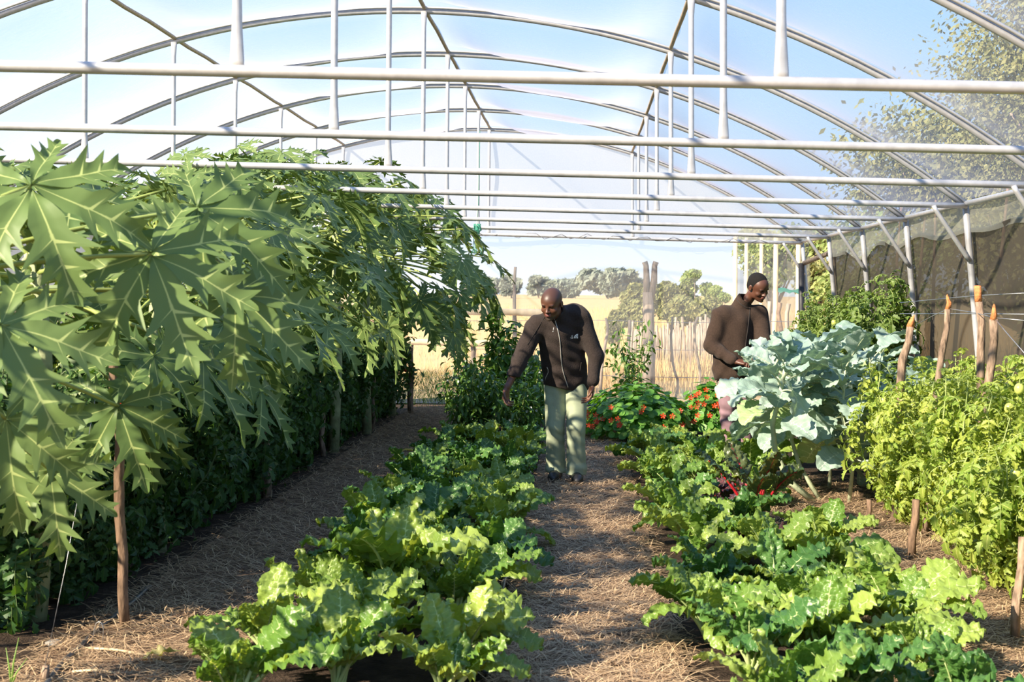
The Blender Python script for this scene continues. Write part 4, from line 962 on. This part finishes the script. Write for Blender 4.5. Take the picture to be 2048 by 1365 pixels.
b = MB(); p = gnd(22, 1378); r = random.Random(2)
for i, (dx, h) in enumerate(((-.012, .16), (.02, .20), (.04, .12))):
    b.tube([p, p+V((dx*.5, 0, h*.5)), p+V((dx*1.6, 0, h))], [.004, .0035, .001], 5)
tag(b.build('grass_shoot', leafmat('shoot', (.2, .35, .08), (.3, .42, .12))), 'thin green grass shoots at the bottom left corner', 'grass')
b, spn, s0, st = blade(.16, lambda t: .03*math.sin(PI*min(1, t+.05)), 14, 4, .0, (1.3, 1.9), crinkle=.02, wave=.012, seed=8)
o = b.build('dried_leaf', leafmat('dried', (.30, .28, .12), (.38, .33, .16))); g = gnd(285, 1325); o.location = g+V((0, 0, .02)); o.rotation_euler = (.1, 0, -1.3)
tag(o, 'crumpled pale dried leaf lying on the near left path', 'leaf')
# ---------------------------------------------------------------- people: smooth-blended volumes turned into one continuous surface
class Vol:
    def __init__(s, lo, hi, vox):
        s.lo = np.array(lo, float); s.vox = vox; s.n = (np.ceil((np.array(hi)-s.lo)/vox)).astype(int)+1
        s.d = np.full(tuple(s.n), 1.0, np.float32)
    def box(s, lo, hi):
        a = np.clip(np.floor((np.array(lo)-s.lo)/s.vox).astype(int), 0, s.n); b = np.clip(np.ceil((np.array(hi)-s.lo)/s.vox).astype(int)+1, 0, s.n)
        sl = tuple(slice(a[i], b[i]) for i in range(3))
        g = np.meshgrid(*[s.lo[i]+s.vox*np.arange(a[i], b[i]) for i in range(3)], indexing='ij')
        return sl, g
    def _blend(s, sl, d, k, cut=False):
        a = s.d[sl]
        if cut: d = -d; h = np.clip(.5-.5*(a-d)/k, 0, 1); s.d[sl] = a*(1-h)+d*h+k*h*(1-h)
        else: h = np.clip(.5+.5*(a-d)/k, 0, 1); s.d[sl] = a*(1-h)+d*h-k*h*(1-h)
    def cap(s, a, b, ra, rb, k=.02, sq=None, cut=False):
        """tapered capsule; sq = (axis vector, factor) squashes the section along the axis"""
        a = np.array(a, float); b = np.array(b, float); m = max(ra, rb)*1.15+k+2*s.vox
        sl, (X, Y, Z) = s.box(np.minimum(a, b)-m, np.maximum(a, b)+m)
        if X.size == 0: return
        ab = b-a; px, py, pz = X-a[0], Y-a[1], Z-a[2]
        t = np.clip((px*ab[0]+py*ab[1]+pz*ab[2])/max(1e-9, ab@ab), 0, 1)
        qx, qy, qz = px-t*ab[0], py-t*ab[1], pz-t*ab[2]
        if sq is not None:
            n = np.array(sq[0], float); n /= np.linalg.norm(n); dn = (qx*n[0]+qy*n[1]+qz*n[2])*(1/sq[1]-1)
            qx = qx+dn*n[0]; qy = qy+dn*n[1]; qz = qz+dn*n[2]
        d = np.sqrt(qx*qx+qy*qy+qz*qz)-(ra+(rb-ra)*t)
        s._blend(sl, d.astype(np.float32), k, cut)
    def ell(s, c, r, R=None, k=.01, cut=False):
        c = np.array(c, float); r = np.array(r, float); m = r.max()+k+2*s.vox
        sl, (X, Y, Z) = s.box(c-m, c+m)
        if X.size == 0: return
        P = np.stack([X-c[0], Y-c[1], Z-c[2]], -1)
        if R is not None: P = P @ np.array(R)      # R columns: local axes in world
        q = np.sqrt(((P/r)**2).sum(-1)); d = (q-1)*r.min()*np.where(q > 1, 1, 1)
        g = np.sqrt(((P/(r*r))**2).sum(-1)); d = q*(q-1)/np.maximum(g, 1e-6)
        s._blend(sl, d.astype(np.float32), k, cut)
    def halfspace(s, p, n):
        """keep the side the normal points away from"""
        n = np.array(n, float); n /= np.linalg.norm(n); g = np.meshgrid(*[s.lo[i]+s.vox*np.arange(s.n[i]) for i in range(3)], indexing='ij')
        s.d = np.maximum(s.d, ((g[0]-p[0])*n[0]+(g[1]-p[1])*n[1]+(g[2]-p[2])*n[2]).astype(np.float32))
    def warp(s, fn):
        g = np.meshgrid(*[s.lo[i]+s.vox*np.arange(s.n[i]) for i in range(3)], indexing='ij')
        s.d = s.d + fn(*g).astype(np.float32)
    def mesh(s):
        D = s.d; N = s.n; ins = D < 0
        # surface nets
        c = np.zeros(tuple(N-1), np.int8); acc = np.zeros(tuple(N-1)+(3,), np.float32); cnt = np.zeros(tuple(N-1), np.float32)
        def sub(A, o): return A[o[0]:o[0]+N[0]-1, o[1]:o[1]+N[1]-1, o[2]:o[2]+N[2]-1]
        for ax in range(3):
            oth = [i for i in range(3) if i != ax]
            for u in (0, 1):
                for v in (0, 1):
                    o0 = [0, 0, 0]; o0[oth[0]] = u; o0[oth[1]] = v; o1 = list(o0); o1[ax] = 1
                    a, b = sub(D, o0), sub(D, o1); m = (a < 0) != (b < 0)
                    t = np.where(m, a/(np.where(m, a-b, 1)), 0)
                    for q in range(3):
                        acc[..., q] += m*(t if q == ax else o0[q])
                    cnt += m
        act = cnt > 0; idx = -np.ones(tuple(N-1), np.int64); I = np.argwhere(act); idx[act] = np.arange(len(I))
        P = (I+acc[act]/cnt[act][:, None])*s.vox+s.lo
        faces = []
        for ax in range(3):
            oth = [(ax+1) % 3, (ax+2) % 3]
            sl0 = [slice(1, N[i]-1) for i in range(3)]; sl0[ax] = slice(0, N[ax]-1); sl1 = list(sl0); sl1[ax] = slice(1, N[ax])
            a = ins[tuple(sl0)]; b = ins[tuple(sl1)]; E = np.argwhere(a != b); off = np.array([1, 1, 1]); off[ax] = 0; E2 = E+off
            sgn = a[tuple(E.T)]
            def cell(du, dv):
                q = E2.copy(); q[:, oth[0]] -= du; q[:, oth[1]] -= dv; return idx[tuple(q.T)]
            f = np.stack([cell(0, 0), cell(1, 0), cell(1, 1), cell(0, 1)], 1); f[~sgn] = f[~sgn][:, ::-1]; faces.append(f)
        Fc = np.concatenate(faces); Fc = Fc[(Fc >= 0).all(1)]
        return P, Fc
def vol_obj(name, vol, mats, parent, colfn=None, smooth=2):
    P, Fc = vol.mesh()
    # light Laplacian smoothing
    E = np.concatenate([Fc[:, [0, 1]], Fc[:, [1, 2]], Fc[:, [2, 3]], Fc[:, [3, 0]]])
    for it in range(smooth):
        S = np.zeros_like(P); C = np.zeros(len(P)); np.add.at(S, E[:, 0], P[E[:, 1]]); np.add.at(C, E[:, 0], 1); np.add.at(S, E[:, 1], P[E[:, 0]]); np.add.at(C, E[:, 1], 1)
        P = P*.5+.5*S/np.maximum(C, 1)[:, None]
    me = bpy.data.meshes.new(name); me.vertices.add(len(P)); me.vertices.foreach_set('co', P.astype(np.float32).ravel())
    me.loops.add(len(Fc)*4); me.loops.foreach_set('vertex_index', Fc.astype(np.int32).ravel()); me.polygons.add(len(Fc))
    me.polygons.foreach_set('loop_start', np.arange(0, len(Fc)*4, 4, dtype=np.int32)); me.polygons.foreach_set('use_smooth', np.ones(len(Fc), bool))
    me.update(calc_edges=True); me.validate()
    for m in (mats if isinstance(mats, list) else [mats]): me.materials.append(m)
    if colfn is not None:
        col = np.ones((len(P), 4), np.float32); col[:, :3] = colfn(P); a = me.color_attributes.new('tone', 'FLOAT_COLOR', 'POINT'); a.data.foreach_set('color', col.ravel())
    return obj(name, me, parent)
def tonemat(name, rough=.45, spec=.5, bump=.15, bscale=220, sss=0):
    m, n, out = mat(name); p = n.nodes.new('ShaderNodeBsdfPrincipled'); link(n, p.outputs[0], out.inputs[0]); p.inputs['Roughness'].default_value = rough; p.inputs['Specular IOR Level'].default_value = spec
    a = n.nodes.new('ShaderNodeAttribute'); a.attribute_name = 'tone'; link(n, a.outputs['Color'], p.inputs['Base Color'])
    if sss: p.inputs['Subsurface Weight'].default_value = sss; p.inputs['Subsurface Radius'].default_value = (.02, .008, .005); p.inputs['Subsurface Scale'].default_value = .3
    t = n.nodes.new('ShaderNodeTexCoord'); nb = n.nodes.new('ShaderNodeTexNoise'); nb.inputs['Scale'].default_value = bscale; link(n, t.outputs['Object'], nb.inputs[0])
    b = n.nodes.new('ShaderNodeBump'); b.inputs['Strength'].default_value = bump; b.inputs['Distance'].default_value = .002; link(n, nb.outputs[0], b.inputs['Height']); link(n, b.outputs[0], p.inputs['Normal'])
    return m
SKIN = tonemat('dark_brown_skin')
FLEECE = plain('brown_fleece', (.036, .027, .024), .95, 0, .12, 60, .5, 160, .1, sheen=.05)
FLEECE2 = plain('dark_brown_fleece', (.045, .029, .022), .95, 0, .12, 60, .5, 160, .1, sheen=.05)
OLIVE = plain('grey_green_cotton', (.30, .34, .23), .85, 0, .10, 9, .25, 300, .2)
MAUVE = plain('mauve_cotton', (.27, .17, .195), .85, 0, .10, 9, .25, 300, .2)
SHOE = plain('black_leather', (.018, .018, .02), .4, 0, .3, 20, .2, 60, .5)
HAIR = plain('short_black_hair', (.012, .010, .009), .8, 0, .3, 90, 1.0, 260, .3)
ZIP = plain('pale_zip', (.45, .43, .40), .4, .4, .1)
DARKTRIM = plain('dark_trim', (.03, .024, .022), .8)
LOGO = plain('white_embroidery', (.82, .82, .82), .7, 0, .05)
def rotm(yaw, pitch, roll):
    """head axes: columns = x (its left-right), y (back), z (up). yaw>0 turns the face to picture right, pitch>0 nods down, roll>0 tilts crown to picture left"""
    return np.array(Matrix.Rotation(yaw, 3, 'Z') @ Matrix.Rotation(pitch, 3, 'X') @ Matrix.Rotation(roll, 3, 'Y'))
def head(v, c, R, s=1.0):
    """adds skull, face, ears to the volume; local frame: -y is forward"""
    c = np.array(c, float); W = lambda p: c + R @ (np.array(p, float)*s)
    E = lambda p, r, k=.012, cut=False: v.ell(W(p), np.array(r)*s, R, k, cut)
    E((0, .018, .035), (.076, .094, .082), .01)           # cranium
    E((0, -.035, .03), (.064, .06, .062), .03)             # forehead
    E((0, -.03, -.035), (.058, .062, .062), .03)           # mid face
    E((0, -.045, -.082), (.040, .042, .030), .03)          # jaw/chin
    E((0, -.078, -.098), (.018, .016, .014), .018)         # chin tip
    for q in (-1, 1):
        E((q*.040, -.062, -.028), (.022, .022, .018), .02)  # cheek
        E((q*.030, -.086, .006), (.017, .014, .012), .008, True)   # eye socket
        E((q*.030, -.076, .004), (.0125, .0125, .0105), .003)      # eyeball under lid
        E((q*.030, -.086, .021), (.020, .010, .0065), .012)        # brow
        E((q*.0135, -.098, -.030), (.0095, .011, .008), .005)       # nostril wing
        E((q*.080, .012, -.004), (.008, .020, .030), .006)          # ear
        E((q*.087, .004, -.002), (.006, .011, .018), .004, True)
        E((q*.050, -.005, -.062), (.014, .035, .024), .03)           # jaw angle
    v.cap(W((0, -.088, .012)), W((0, -.106, -.024)), .0075*s, .0115*s, .012)   # nose
    E((0, -.112, -.026), (.0115, .010, .009), .006)
    E((0, -.094, -.054), (.024, .014, .0075), .006)         # upper lip
    E((0, -.091, -.066), (.021, .014, .0075), .006)         # lower lip
    v.cap(W((-.020, -.107, -.0600)), W((.020, -.107, -.0600)), .0022*s, .0022*s, .003, cut=True)
def hand(v, wrist, direc, palm_n, thumb_side, curl=.6, s=1.0, spread=.12, r=.0085, pinch=False):
    """palm + five separate fingers. direc: wrist->knuckles, palm_n: palm-facing direction, thumb_side: direction of the thumb"""
    w = np.array(wrist, float); d = np.array(direc, float); d /= np.linalg.norm(d); n = np.array(palm_n, float); n -= d*(n@d); n /= np.linalg.norm(n)
    t = np.cross(d, n); t = t if t@np.array(thumb_side, float) > 0 else -t
    v.cap(w-d*.01, w+d*.02, .026*s, .026*s, .015, (n, .7))
    for i in range(4):
        o = t*(.030-.020*i)*s; kn = w+d*(.088-.005*abs(i-1))*s+o
        v.cap(w+d*.025*s+o*.6, kn, .0155*s, .0125*s, .012)
        L = (.040, .045, .041, .032)[i]*s; dd = d+t*spread*(1.5-i)*.35; dd /= np.linalg.norm(dd); p = kn; a = .2
        cc = curl*(1+.12*i) if not (pinch and i == 0) else curl*.9
        for j in range(3):
            a += cc*(.8, .9, .6)[j]; q = p+(dd*math.cos(a)+n*math.sin(a))*L*(1, .68, .55)[j]
            v.cap(p, q, (r-.0006*j)*s, (r-.0006*(j+1))*s, .003 if j == 0 else .002); p = q
    b0 = w+d*.022*s+t*.026*s; b1 = b0+(d*.6+t*.62+n*.45)*.040*s; b2 = b1+(d*.85+t*.15+n*.45)*.032*s; b3 = b2+(d*.85-t*.15+n*.40)*.026*s
    v.cap(b0, b1, .0145*s, .0115*s, .01); v.cap(b1, b2, .0105*s, .0095*s, .003); v.cap(b2, b3, .0095*s, .008*s, .003)
def zcurve(jacket, path, r, name, m, parent, dirv=(0, 1, 0), off=.002, closed=False):
    me = jacket.data; bvh = BVHTree.FromPolygons([v.co for v in me.vertices], [p.vertices for p in me.polygons]); pts = []
    for p in path:
        h = bvh.ray_cast(V(p), V(dirv))
        if h[0] is not None: pts.append(h[0]-V(dirv)*off)
    if len(pts) > 1:
        b = MB(); b.tube(pts, r, 6); return b.build(name, m, parent)
def person(label, base):
    return thing('person', label, 'person', base)

# ---- man 1: bending forward, one arm reaching down
def man1():
    Y = 11.12; g = gnd(1130, 962); base = V((at(1130, 962, Y).x, Y, 0)); t = person('bald man in a dark zipped fleece jacket and grey-green trousers, bending to reach the plants', base)
    HD = (-.118, -.30, 1.468); R = rotm(-.36, .40, .06)
    nb = (-.065, -.20, 1.36)
    shR, shL = (-.250, -.17, 1.285), (.115, -.12, 1.355)
    elR, wrR = (-.375, -.28, .995), (-.462, -.40, .80)
    elL, wrL = (.245, -.13, 1.045), (.215, -.20, .815)
    hp = [(-.085, .02, .83), (.085, .02, .83)]; kn = [(-.088, -.04, .45), (.088, -.10, .45)]; an = [(-.075, .06, .09), (.092, -.06, .09)]
    v = Vol((-.56, -.56, -.01), (.42, .28, 1.66), .0052)
    head(v, HD, R, 1.05)
    hc = np.array(HD)
    v.cap(hc+R @ np.array((0, .03, -.05)), np.array(nb)+np.array((0, .03, -.03)), .052, .056, .03)
    nb = (-.05, -.13, 1.30)
    v.cap(nb, (-.02, -.03, 1.0), .07, .085, .05); v.cap((-.02, -.02, 1.0), (0, .02, .86), .085, .10, .05)
    for a, b_, c in ((shR, elR, wrR), (shL, elL, wrL)):
        v.cap(nb, a, .06, .055, .04); v.cap(a, b_, .05, .038, .02); v.cap(b_, c, .036, .026, .02)
    for i in range(2):
        v.cap(hp[i], kn[i], .08, .055, .03); v.cap(kn[i], an[i], .052, .036, .02); v.cap(an[i], (an[i][0]+.01, an[i][1]-.12, .045), .035, .03, .02)
    hand(v, np.array(wrR)+np.array((-.005, -.005, -.008)), (-.08, -.12, -.95), (.75, -.5, 0), (.5, -.8, 0), .50, 1.0, pinch=True)
    hand(v, np.array(wrL)+np.array((-.002, 0, -.008)), (-.12, -.08, -.98), (-.9, -.35, 0), (-.35, -.9, 0), .42, 1.0)
    def col(P):
        Q = (P-hc) @ R/1.05; c = np.tile(np.array((.112, .045, .026)), (len(P), 1))
        top = np.clip((Q[:, 2]-.02)/.05, 0, 1)*(P[:, 2] > 1.3); c = c*(1-.5*top[:, None])+np.array((.03, .018, .014))*(.5*top[:, None])
        def m(mask, cc, w=1.0): c[mask] = c[mask]*(1-w)+np.array(cc)*w
        lip = (abs(Q[:, 0]) < .021) & (Q[:, 1] < -.088) & (Q[:, 2] > -.074) & (Q[:, 2] < -.047); m(lip, (.20, .07, .065), .8)
        for q in (-1, 1):
            d = np.hypot((Q[:, 0]-q*.030)/.0145, (Q[:, 2]-.003)/.0055); m((d < 1) & (Q[:, 1] < -.06), (.015, .01, .01), .9)
            d = np.hypot((Q[:, 0]-q*.030)/.021, (Q[:, 2]-.023)/.0042); m((d < 1) & (Q[:, 1] < -.06), (.02, .012, .01), .75)
        br = (Q[:, 2] < -.074) & (Q[:, 1] < -.02) & (abs(Q[:, 0]) < .05) & (P[:, 2] > 1.3); m(br, (.05, .042, .036), .8)
        mo = (Q[:, 2] > -.047) & (Q[:, 2] < -.038) & (abs(Q[:, 0]) < .024) & (Q[:, 1] < -.08); m(mo, (.03, .02, .016), .7)
        for w_ in (wrR, wrL):
            dd = np.linalg.norm(P-np.array(w_)-np.array((0, 0, -.14)), axis=1); m(dd < .06, (.24, .115, .075), .5)
        return c
    vol_obj('body', v, SKIN, t, col, 1)
    # jacket
    j = Vol((-.54, -.50, .68), (.40, .30, 1.50), .0075)
    j.cap((-.13, -.13, 1.24), (-.075, .0, .80), .105, .108, .05, ((.1, 1, .1), .9)); j.cap((.03, -.10, 1.27), (.085, .02, .80), .105, .105, .05, ((.1, 1, .1), .9))
    j.cap((-.06, -.14, 1.22), (0, -.01, .82), .11, .115, .06)
    j.cap((-.18, -.15, 1.30), (.07, -.11, 1.365), .088, .088, .05); j.cap((-.02, -.07, 1.37), (.05, -.07, 1.385), .088, .085, .04); j.cap((-.055, -.15, 1.35), (-.075, -.20, 1.405), .085, .074, .03)
    j.cap((-.05, -.10, 1.30), (-.055, -.12, 1.36), .08, .075, .04)
    for a, b_, c, e1 in ((shR, elR, wrR, (-.455, -.392, .822)), (shL, elL, wrL, (.217, -.197, .838))):
        j.cap(a, b_, .082, .066, .045); j.cap(b_, e1, .064, .046, .03); j.cap(np.array(e1)*.9+np.array(b_)*.1, e1, .050, .047, .008)
    def folds(X, Y_, Z):
        arm = np.clip((np.abs(X+.04)-.16)/.05, 0, 1)
        f = .0045*np.sin(X*42+Z*26+3*np.sin(Z*9))*arm
        f += .005*np.sin(Z*46-X*34+2*np.sin(X*14))*np.clip((1.05-Z)/.15, 0, 1)*(1-arm) + .003*np.sin(X*30+Z*70)*(1-arm)
        f += .004*np.sin((X+Z)*38)*np.exp(-((Z-1.02)/.07)**2)
        return f
    j.warp(folds)
    j.halfspace((0, 0, .755), (-.22, -.10, -1))
    j.cap((-.090, -.235, 1.43), (-.11, -.30, 1.50), .060, .066, .008, cut=True)
    J = vol_obj('jacket', j, FLEECE, t, None, 2)
    zcurve(J, [(-.095+.012*math.sin(k*.3)+.11*(k/22), -1.2, 1.345-.56*k/22) for k in range(23)], .0042, 'zip', ZIP, J)
    zcurve(J, [(-.025, -1.2, 1.40), (-.075, -1.2, 1.345), (-.098, -1.2, 1.33), (-.12, -1.2, 1.335), (-.155, -1.2, 1.375), (-.165, -1.2, 1.41)], .006, 'collar_edge', DARKTRIM, J)
    zcurve(J, [(-.155+.012*math.sin(k), -1.2, .95-.022*k) for k in range(6)], .0035, 'pocket_zip', ZIP, J)
    zcurve(J, [(.125-.01*k*.3, -1.2, .99-.02*k) for k in range(5)], .003, 'pocket_seam', DARKTRIM, J)
    zcurve(J, [(-.165-.018*k, -1.2, 1.375-.03*k) for k in range(9)], .002, 'shoulder_seam', DARKTRIM, J)
    b = MB(); q = V((-.098, -.335, 1.28)); b.tube([q, q+V((-.004, -.006, -.03))], .003, 6); b.ball(q+V((-.005, -.007, -.036)), .006, 6); b.build('zip_pull', ZIP, J)
    # chest emblem: quarter dome with two curved lines, and three short text lines beside it
    me = J.data; bvh = BVHTree.FromPolygons([v_.co for v_ in me.vertices], [p_.vertices for p_ in me.polygons])
    def onj(x, z):
        h = bvh.ray_cast(V((x, -1.2, z)), V((0, 1, 0))); return (h[0] if h[0] else V((x, -.2, z)))-V((0, .003, 0))
    b = MB(); ox, oz = .078, 1.188; rl = -.05
    for (r0, r1) in ((.0, .0125), (.0155, .022), (.025, .0335)):
        vs = []; K = 9
        for i in range(K+1):
            a = PI/2*i/K
            for rr in (r0, r1): vs.append(onj(ox-rr*math.cos(a)+.018, oz+rr*math.sin(a)*1.05))
        b.add(vs, [(2*i, 2*i+1, 2*i+3, 2*i+2) for i in range(K)])
    b.build('emblem', LOGO, J, smooth=False)
    for k, w_ in enumerate(('THE', 'NORTH', 'FACE')):
        cu = bpy.data.curves.new('text', 'FONT'); cu.body = w_; cu.size = .0105; cu.align_x = 'RIGHT'; cu.extrude = .0004
        o2 = bpy.data.objects.new('tmp', cu); COL.objects.link(o2); bpy.context.view_layer.update()
        me2 = bpy.data.meshes.new_from_object(o2); bpy.data.objects.remove(o2)
        pz = oz+.021-.0098*k; h = onj(ox-.022, pz); me2.materials.append(LOGO)
        nn = (onj(ox-.03, pz)-onj(ox-.015, pz)).normalized()*-1
        m4 = Matrix.Translation(h+V((0, -.002, 0))) @ Matrix(((nn.x, 0, 0, 0), (nn.y, 0, -1, 0), (nn.z, 1, 0, 0), (0, 0, 0, 1)))
        obj('lettering', me2, J, m4)
    # trousers
    u = Vol((-.26, -.34, .04), (.26, .28, .95), .0075)
    u.cap((-.06, .02, .86), (.06, .02, .86), .115, .115, .03)
    for i in range(2):
        u.cap(hp[i], kn[i], .097, .076, .03); u.cap(kn[i], (an[i][0], an[i][1]-.0, .10), .075, .080, .02)
        u.cap((an[i][0], an[i][1]-.01, .12), (an[i][0], an[i][1]-.01, .085), .086, .088, .01)
    def folds2(X, Y_, Z): return .004*np.sin(Z*55+X*40+2*np.sin(Z*17))*np.clip(.6-abs(Z-.3), 0, 1)+.003*np.sin(X*60+Z*12)+.005*np.sin(Z*70+X*15)*np.clip((.2-Z)/.1, 0, 1)
    u.warp(folds2); u.halfspace((0, 0, .065), (0, 0, -1)); vol_obj('trousers', u, OLIVE, t, None, 2)
    for i in range(2):
        s_ = Vol((-.20, -.36, -.01), (.22, .20, .16), .006); x, y = an[i][0], an[i][1]
        s_.cap((x, y-.0, .05), (x+(.01 if i else -.02), y-.15, .042), .051, .048, .03); s_.cap((x, y+.01, .05), (x, y+.0, .11), .047, .044, .02)
        s_.cap((x+(.01 if i else -.02), y-.17, .035), (x+(.01 if i else -.02), y-.19, .035), .036, .032, .02); s_.halfspace((0, 0, .0), (0, 0, -1))
        vol_obj('shoe', s_, SHOE, t, None, 2)
    return t
man1()

# ---- man 2: standing turned to the right, looking down at a leaf
def man2():
    Y = 13.2; base = V((at(1466, 900, Y).x, Y, 0)); t = person('man in dark brown fleece and mauve trousers standing behind the broccoli, looking down', base)
    HD = (.205, -.12, 1.625); R = rotm(.62, .50, -.16); hc = np.array(HD); nb = (.075, -.04, 1.47)
    shR, shL = (-.150, -.09, 1.345), (.235, .02, 1.37); elR, wrR = (-.235, -.12, 1.06), (-.02, -.30, .915); elL, wrL = (.27, -.12, 1.10), (.16, -.33, .93)
    hp = [(-.075, .0, .90), (.065, .02, .90)]; kn = [(-.06, -.02, .50), (.10, .05, .50)]; an = [(-.035, .03, .09), (.13, .09, .09)]
    v = Vol((-.34, -.50, -.01), (.38, .26, 1.78), .0058)
    head(v, HD, R, 1.09)
    v.cap(hc+R @ np.array((0, .03, -.05)), np.array(nb)+np.array((0, .02, -.03)), .050, .052, .03)
    nb = (.045, -.01, 1.385)
    v.cap(nb, (0, 0, 1.05), .06, .085, .05); v.cap((0, 0, 1.05), (0, 0, .92), .09, .10, .05)
    for a, b_, c in ((shR, elR, wrR), (shL, elL, wrL)):
        v.cap(nb, a, .06, .055, .04); v.cap(a, b_, .05, .038, .02); v.cap(b_, c, .036, .026, .02)
    for i in range(2):
        v.cap(hp[i], kn[i], .08, .055, .03); v.cap(kn[i], an[i], .052, .036, .02); v.cap(an[i], (an[i][0]+.05, an[i][1]-.10, .045), .035, .03, .02)
    hand(v, np.array(wrR)+np.array((.008, -.004, 0)), (.9, -.35, -.05), (.1, .5, -.85), (.1, -.3, .9), .62, 1.0, pinch=True)
    hand(v, np.array(wrL)+np.array((-.002, -.008, 0)), (-.5, -.8, 0), (.1, 0, -1), (-.6, .3, .4), .6, 1.0)
    def col(P):
        Q = (P-hc) @ R/1.09; c = np.tile(np.array((.105, .042, .025)), (len(P), 1))
        def m(mask, cc, w=1.0): c[mask] = c[mask]*(1-w)+np.array(cc)*w
        lip = (abs(Q[:, 0]) < .021) & (Q[:, 1] < -.088) & (Q[:, 2] > -.074) & (Q[:, 2] < -.047); m(lip, (.19, .07, .06), .8)
        for q in (-1, 1):
            d = np.hypot((Q[:, 0]-q*.030)/.015, (Q[:, 2]-.001)/.0045); m((d < 1) & (Q[:, 1] < -.06), (.012, .01, .01), .9)
            d = np.hypot((Q[:, 0]-q*.030)/.021, (Q[:, 2]-.023)/.0042); m((d < 1) & (Q[:, 1] < -.06), (.016, .01, .01), .8)
        br = (Q[:, 2] < -.088) & (Q[:, 1] < -.05) & (abs(Q[:, 0]) < .02) & (P[:, 2] > 1.3); m(br, (.05, .035, .03), .6)
        return c
    vol_obj('body', v, SKIN, t, col, 1)
    h = Vol(tuple(hc-.15), tuple(hc+.15), .0055); W = lambda p: hc+R @ np.array(p)*1.09
    h.ell(W((0, .020, .040)), tuple(1.09*q_ for q_ in (.081, .097, .084)), R, .01); h.ell(W((0, .055, -.01)), tuple(1.09*q_ for q_ in (.070, .055, .06)), R, .03)
    h.ell(W((0, -.088, -.02)), tuple(1.09*q_ for q_ in (.066, .048, .074)), R, .012, True); h.ell(W((0, -.02, -.14)), tuple(1.09*q_ for q_ in (.10, .12, .10)), R, .01, True)
    for q in (-1, 1): h.ell(W((q*.085, .006, -.012)), tuple(1.09*q_ for q_ in (.018, .026, .036)), R, .006, True)
    vol_obj('hair', h, HAIR, t, None, 1)
    j = Vol((-.36, -.46, .66), (.40, .26, 1.56), .0075); 
    j.cap((-.09, -.04, 1.33), (-.085, -.01, .80), .115, .125, .05); j.cap((.14, .02, 1.33), (.09, .02, .80), .11, .115, .05); j.cap((.03, -.05, 1.28), (.01, -.03, .80), .12, .125, .06)
    j.cap((-.09, -.06, 1.35), (.19, .01, 1.365), .082, .078, .05); j.cap((.045, -.015, 1.42), (.085, -.04, 1.515), .088, .074, .03)
    for a, b_, c, e1 in ((shR, elR, wrR, (-.045, -.28, .925)), (shL, elL, wrL, (.175, -.305, .94))):
        j.cap(a, b_, .088, .070, .04); j.cap(b_, e1, .070, .048, .03); j.cap(np.array(e1)*.88+np.array(b_)*.12, e1, .052, .050, .008)
    def folds(X, Y_, Z): return .0045*np.sin(X*40+Z*30+3*np.sin(Z*8))*np.clip((-.1-X)/.05, 0, 1)+.004*np.sin(Z*30-X*50+2*np.sin(X*14))*np.clip((1.1-Z)/.15, 0, 1)+.002*np.sin(X*50+Z*20)
    j.warp(folds); j.halfspace((0, 0, .735), (.1, 0, -1)); j.cap((.10, -.06, 1.53), (.13, -.09, 1.62), .060, .070, .008, cut=True); J = vol_obj('jacket', j, FLEECE2, t, None, 2)
    zcurve(J, [(.135-.004*k, -1.2, 1.43-.032*k) for k in range(18)], .0042, 'zip', DARKTRIM, J)
    zcurve(J, [(.01, -1.2, 1.50), (.05, -1.2, 1.455), (.10, -1.2, 1.425), (.135, -1.2, 1.415)], .006, 'collar_edge', DARKTRIM, J)
    u = Vol((-.26, -.26, .04), (.34, .30, 1.0), .008); u.cap((-.06, 0, .92), (.05, .02, .92), .115, .115, .03)
    for i in range(2): u.cap(hp[i], kn[i], .098, .082, .03); u.cap(kn[i], (an[i][0], an[i][1], .10), .080, .072, .02)
    u.warp(lambda X, Y_, Z: .005*np.sin(Z*50+X*30+2*np.sin(Z*17))+.003*np.sin(X*60)); u.halfspace((0, 0, .07), (0, 0, -1)); vol_obj('trousers', u, MAUVE, t, None, 2)
    for i in range(2):
        s_ = Vol((-.16, -.20, -.01), (.34, .24, .16), .007); x, y = an[i][0], an[i][1]
        s_.cap((x, y, .05), (x+.06, y-.13, .042), .045, .04, .03); s_.cap((x, y+.01, .05), (x, y, .11), .045, .042, .02); s_.halfspace((0, 0, .0), (0, 0, -1)); vol_obj('shoe', s_, SHOE, t, None, 2)
    return t
man2()
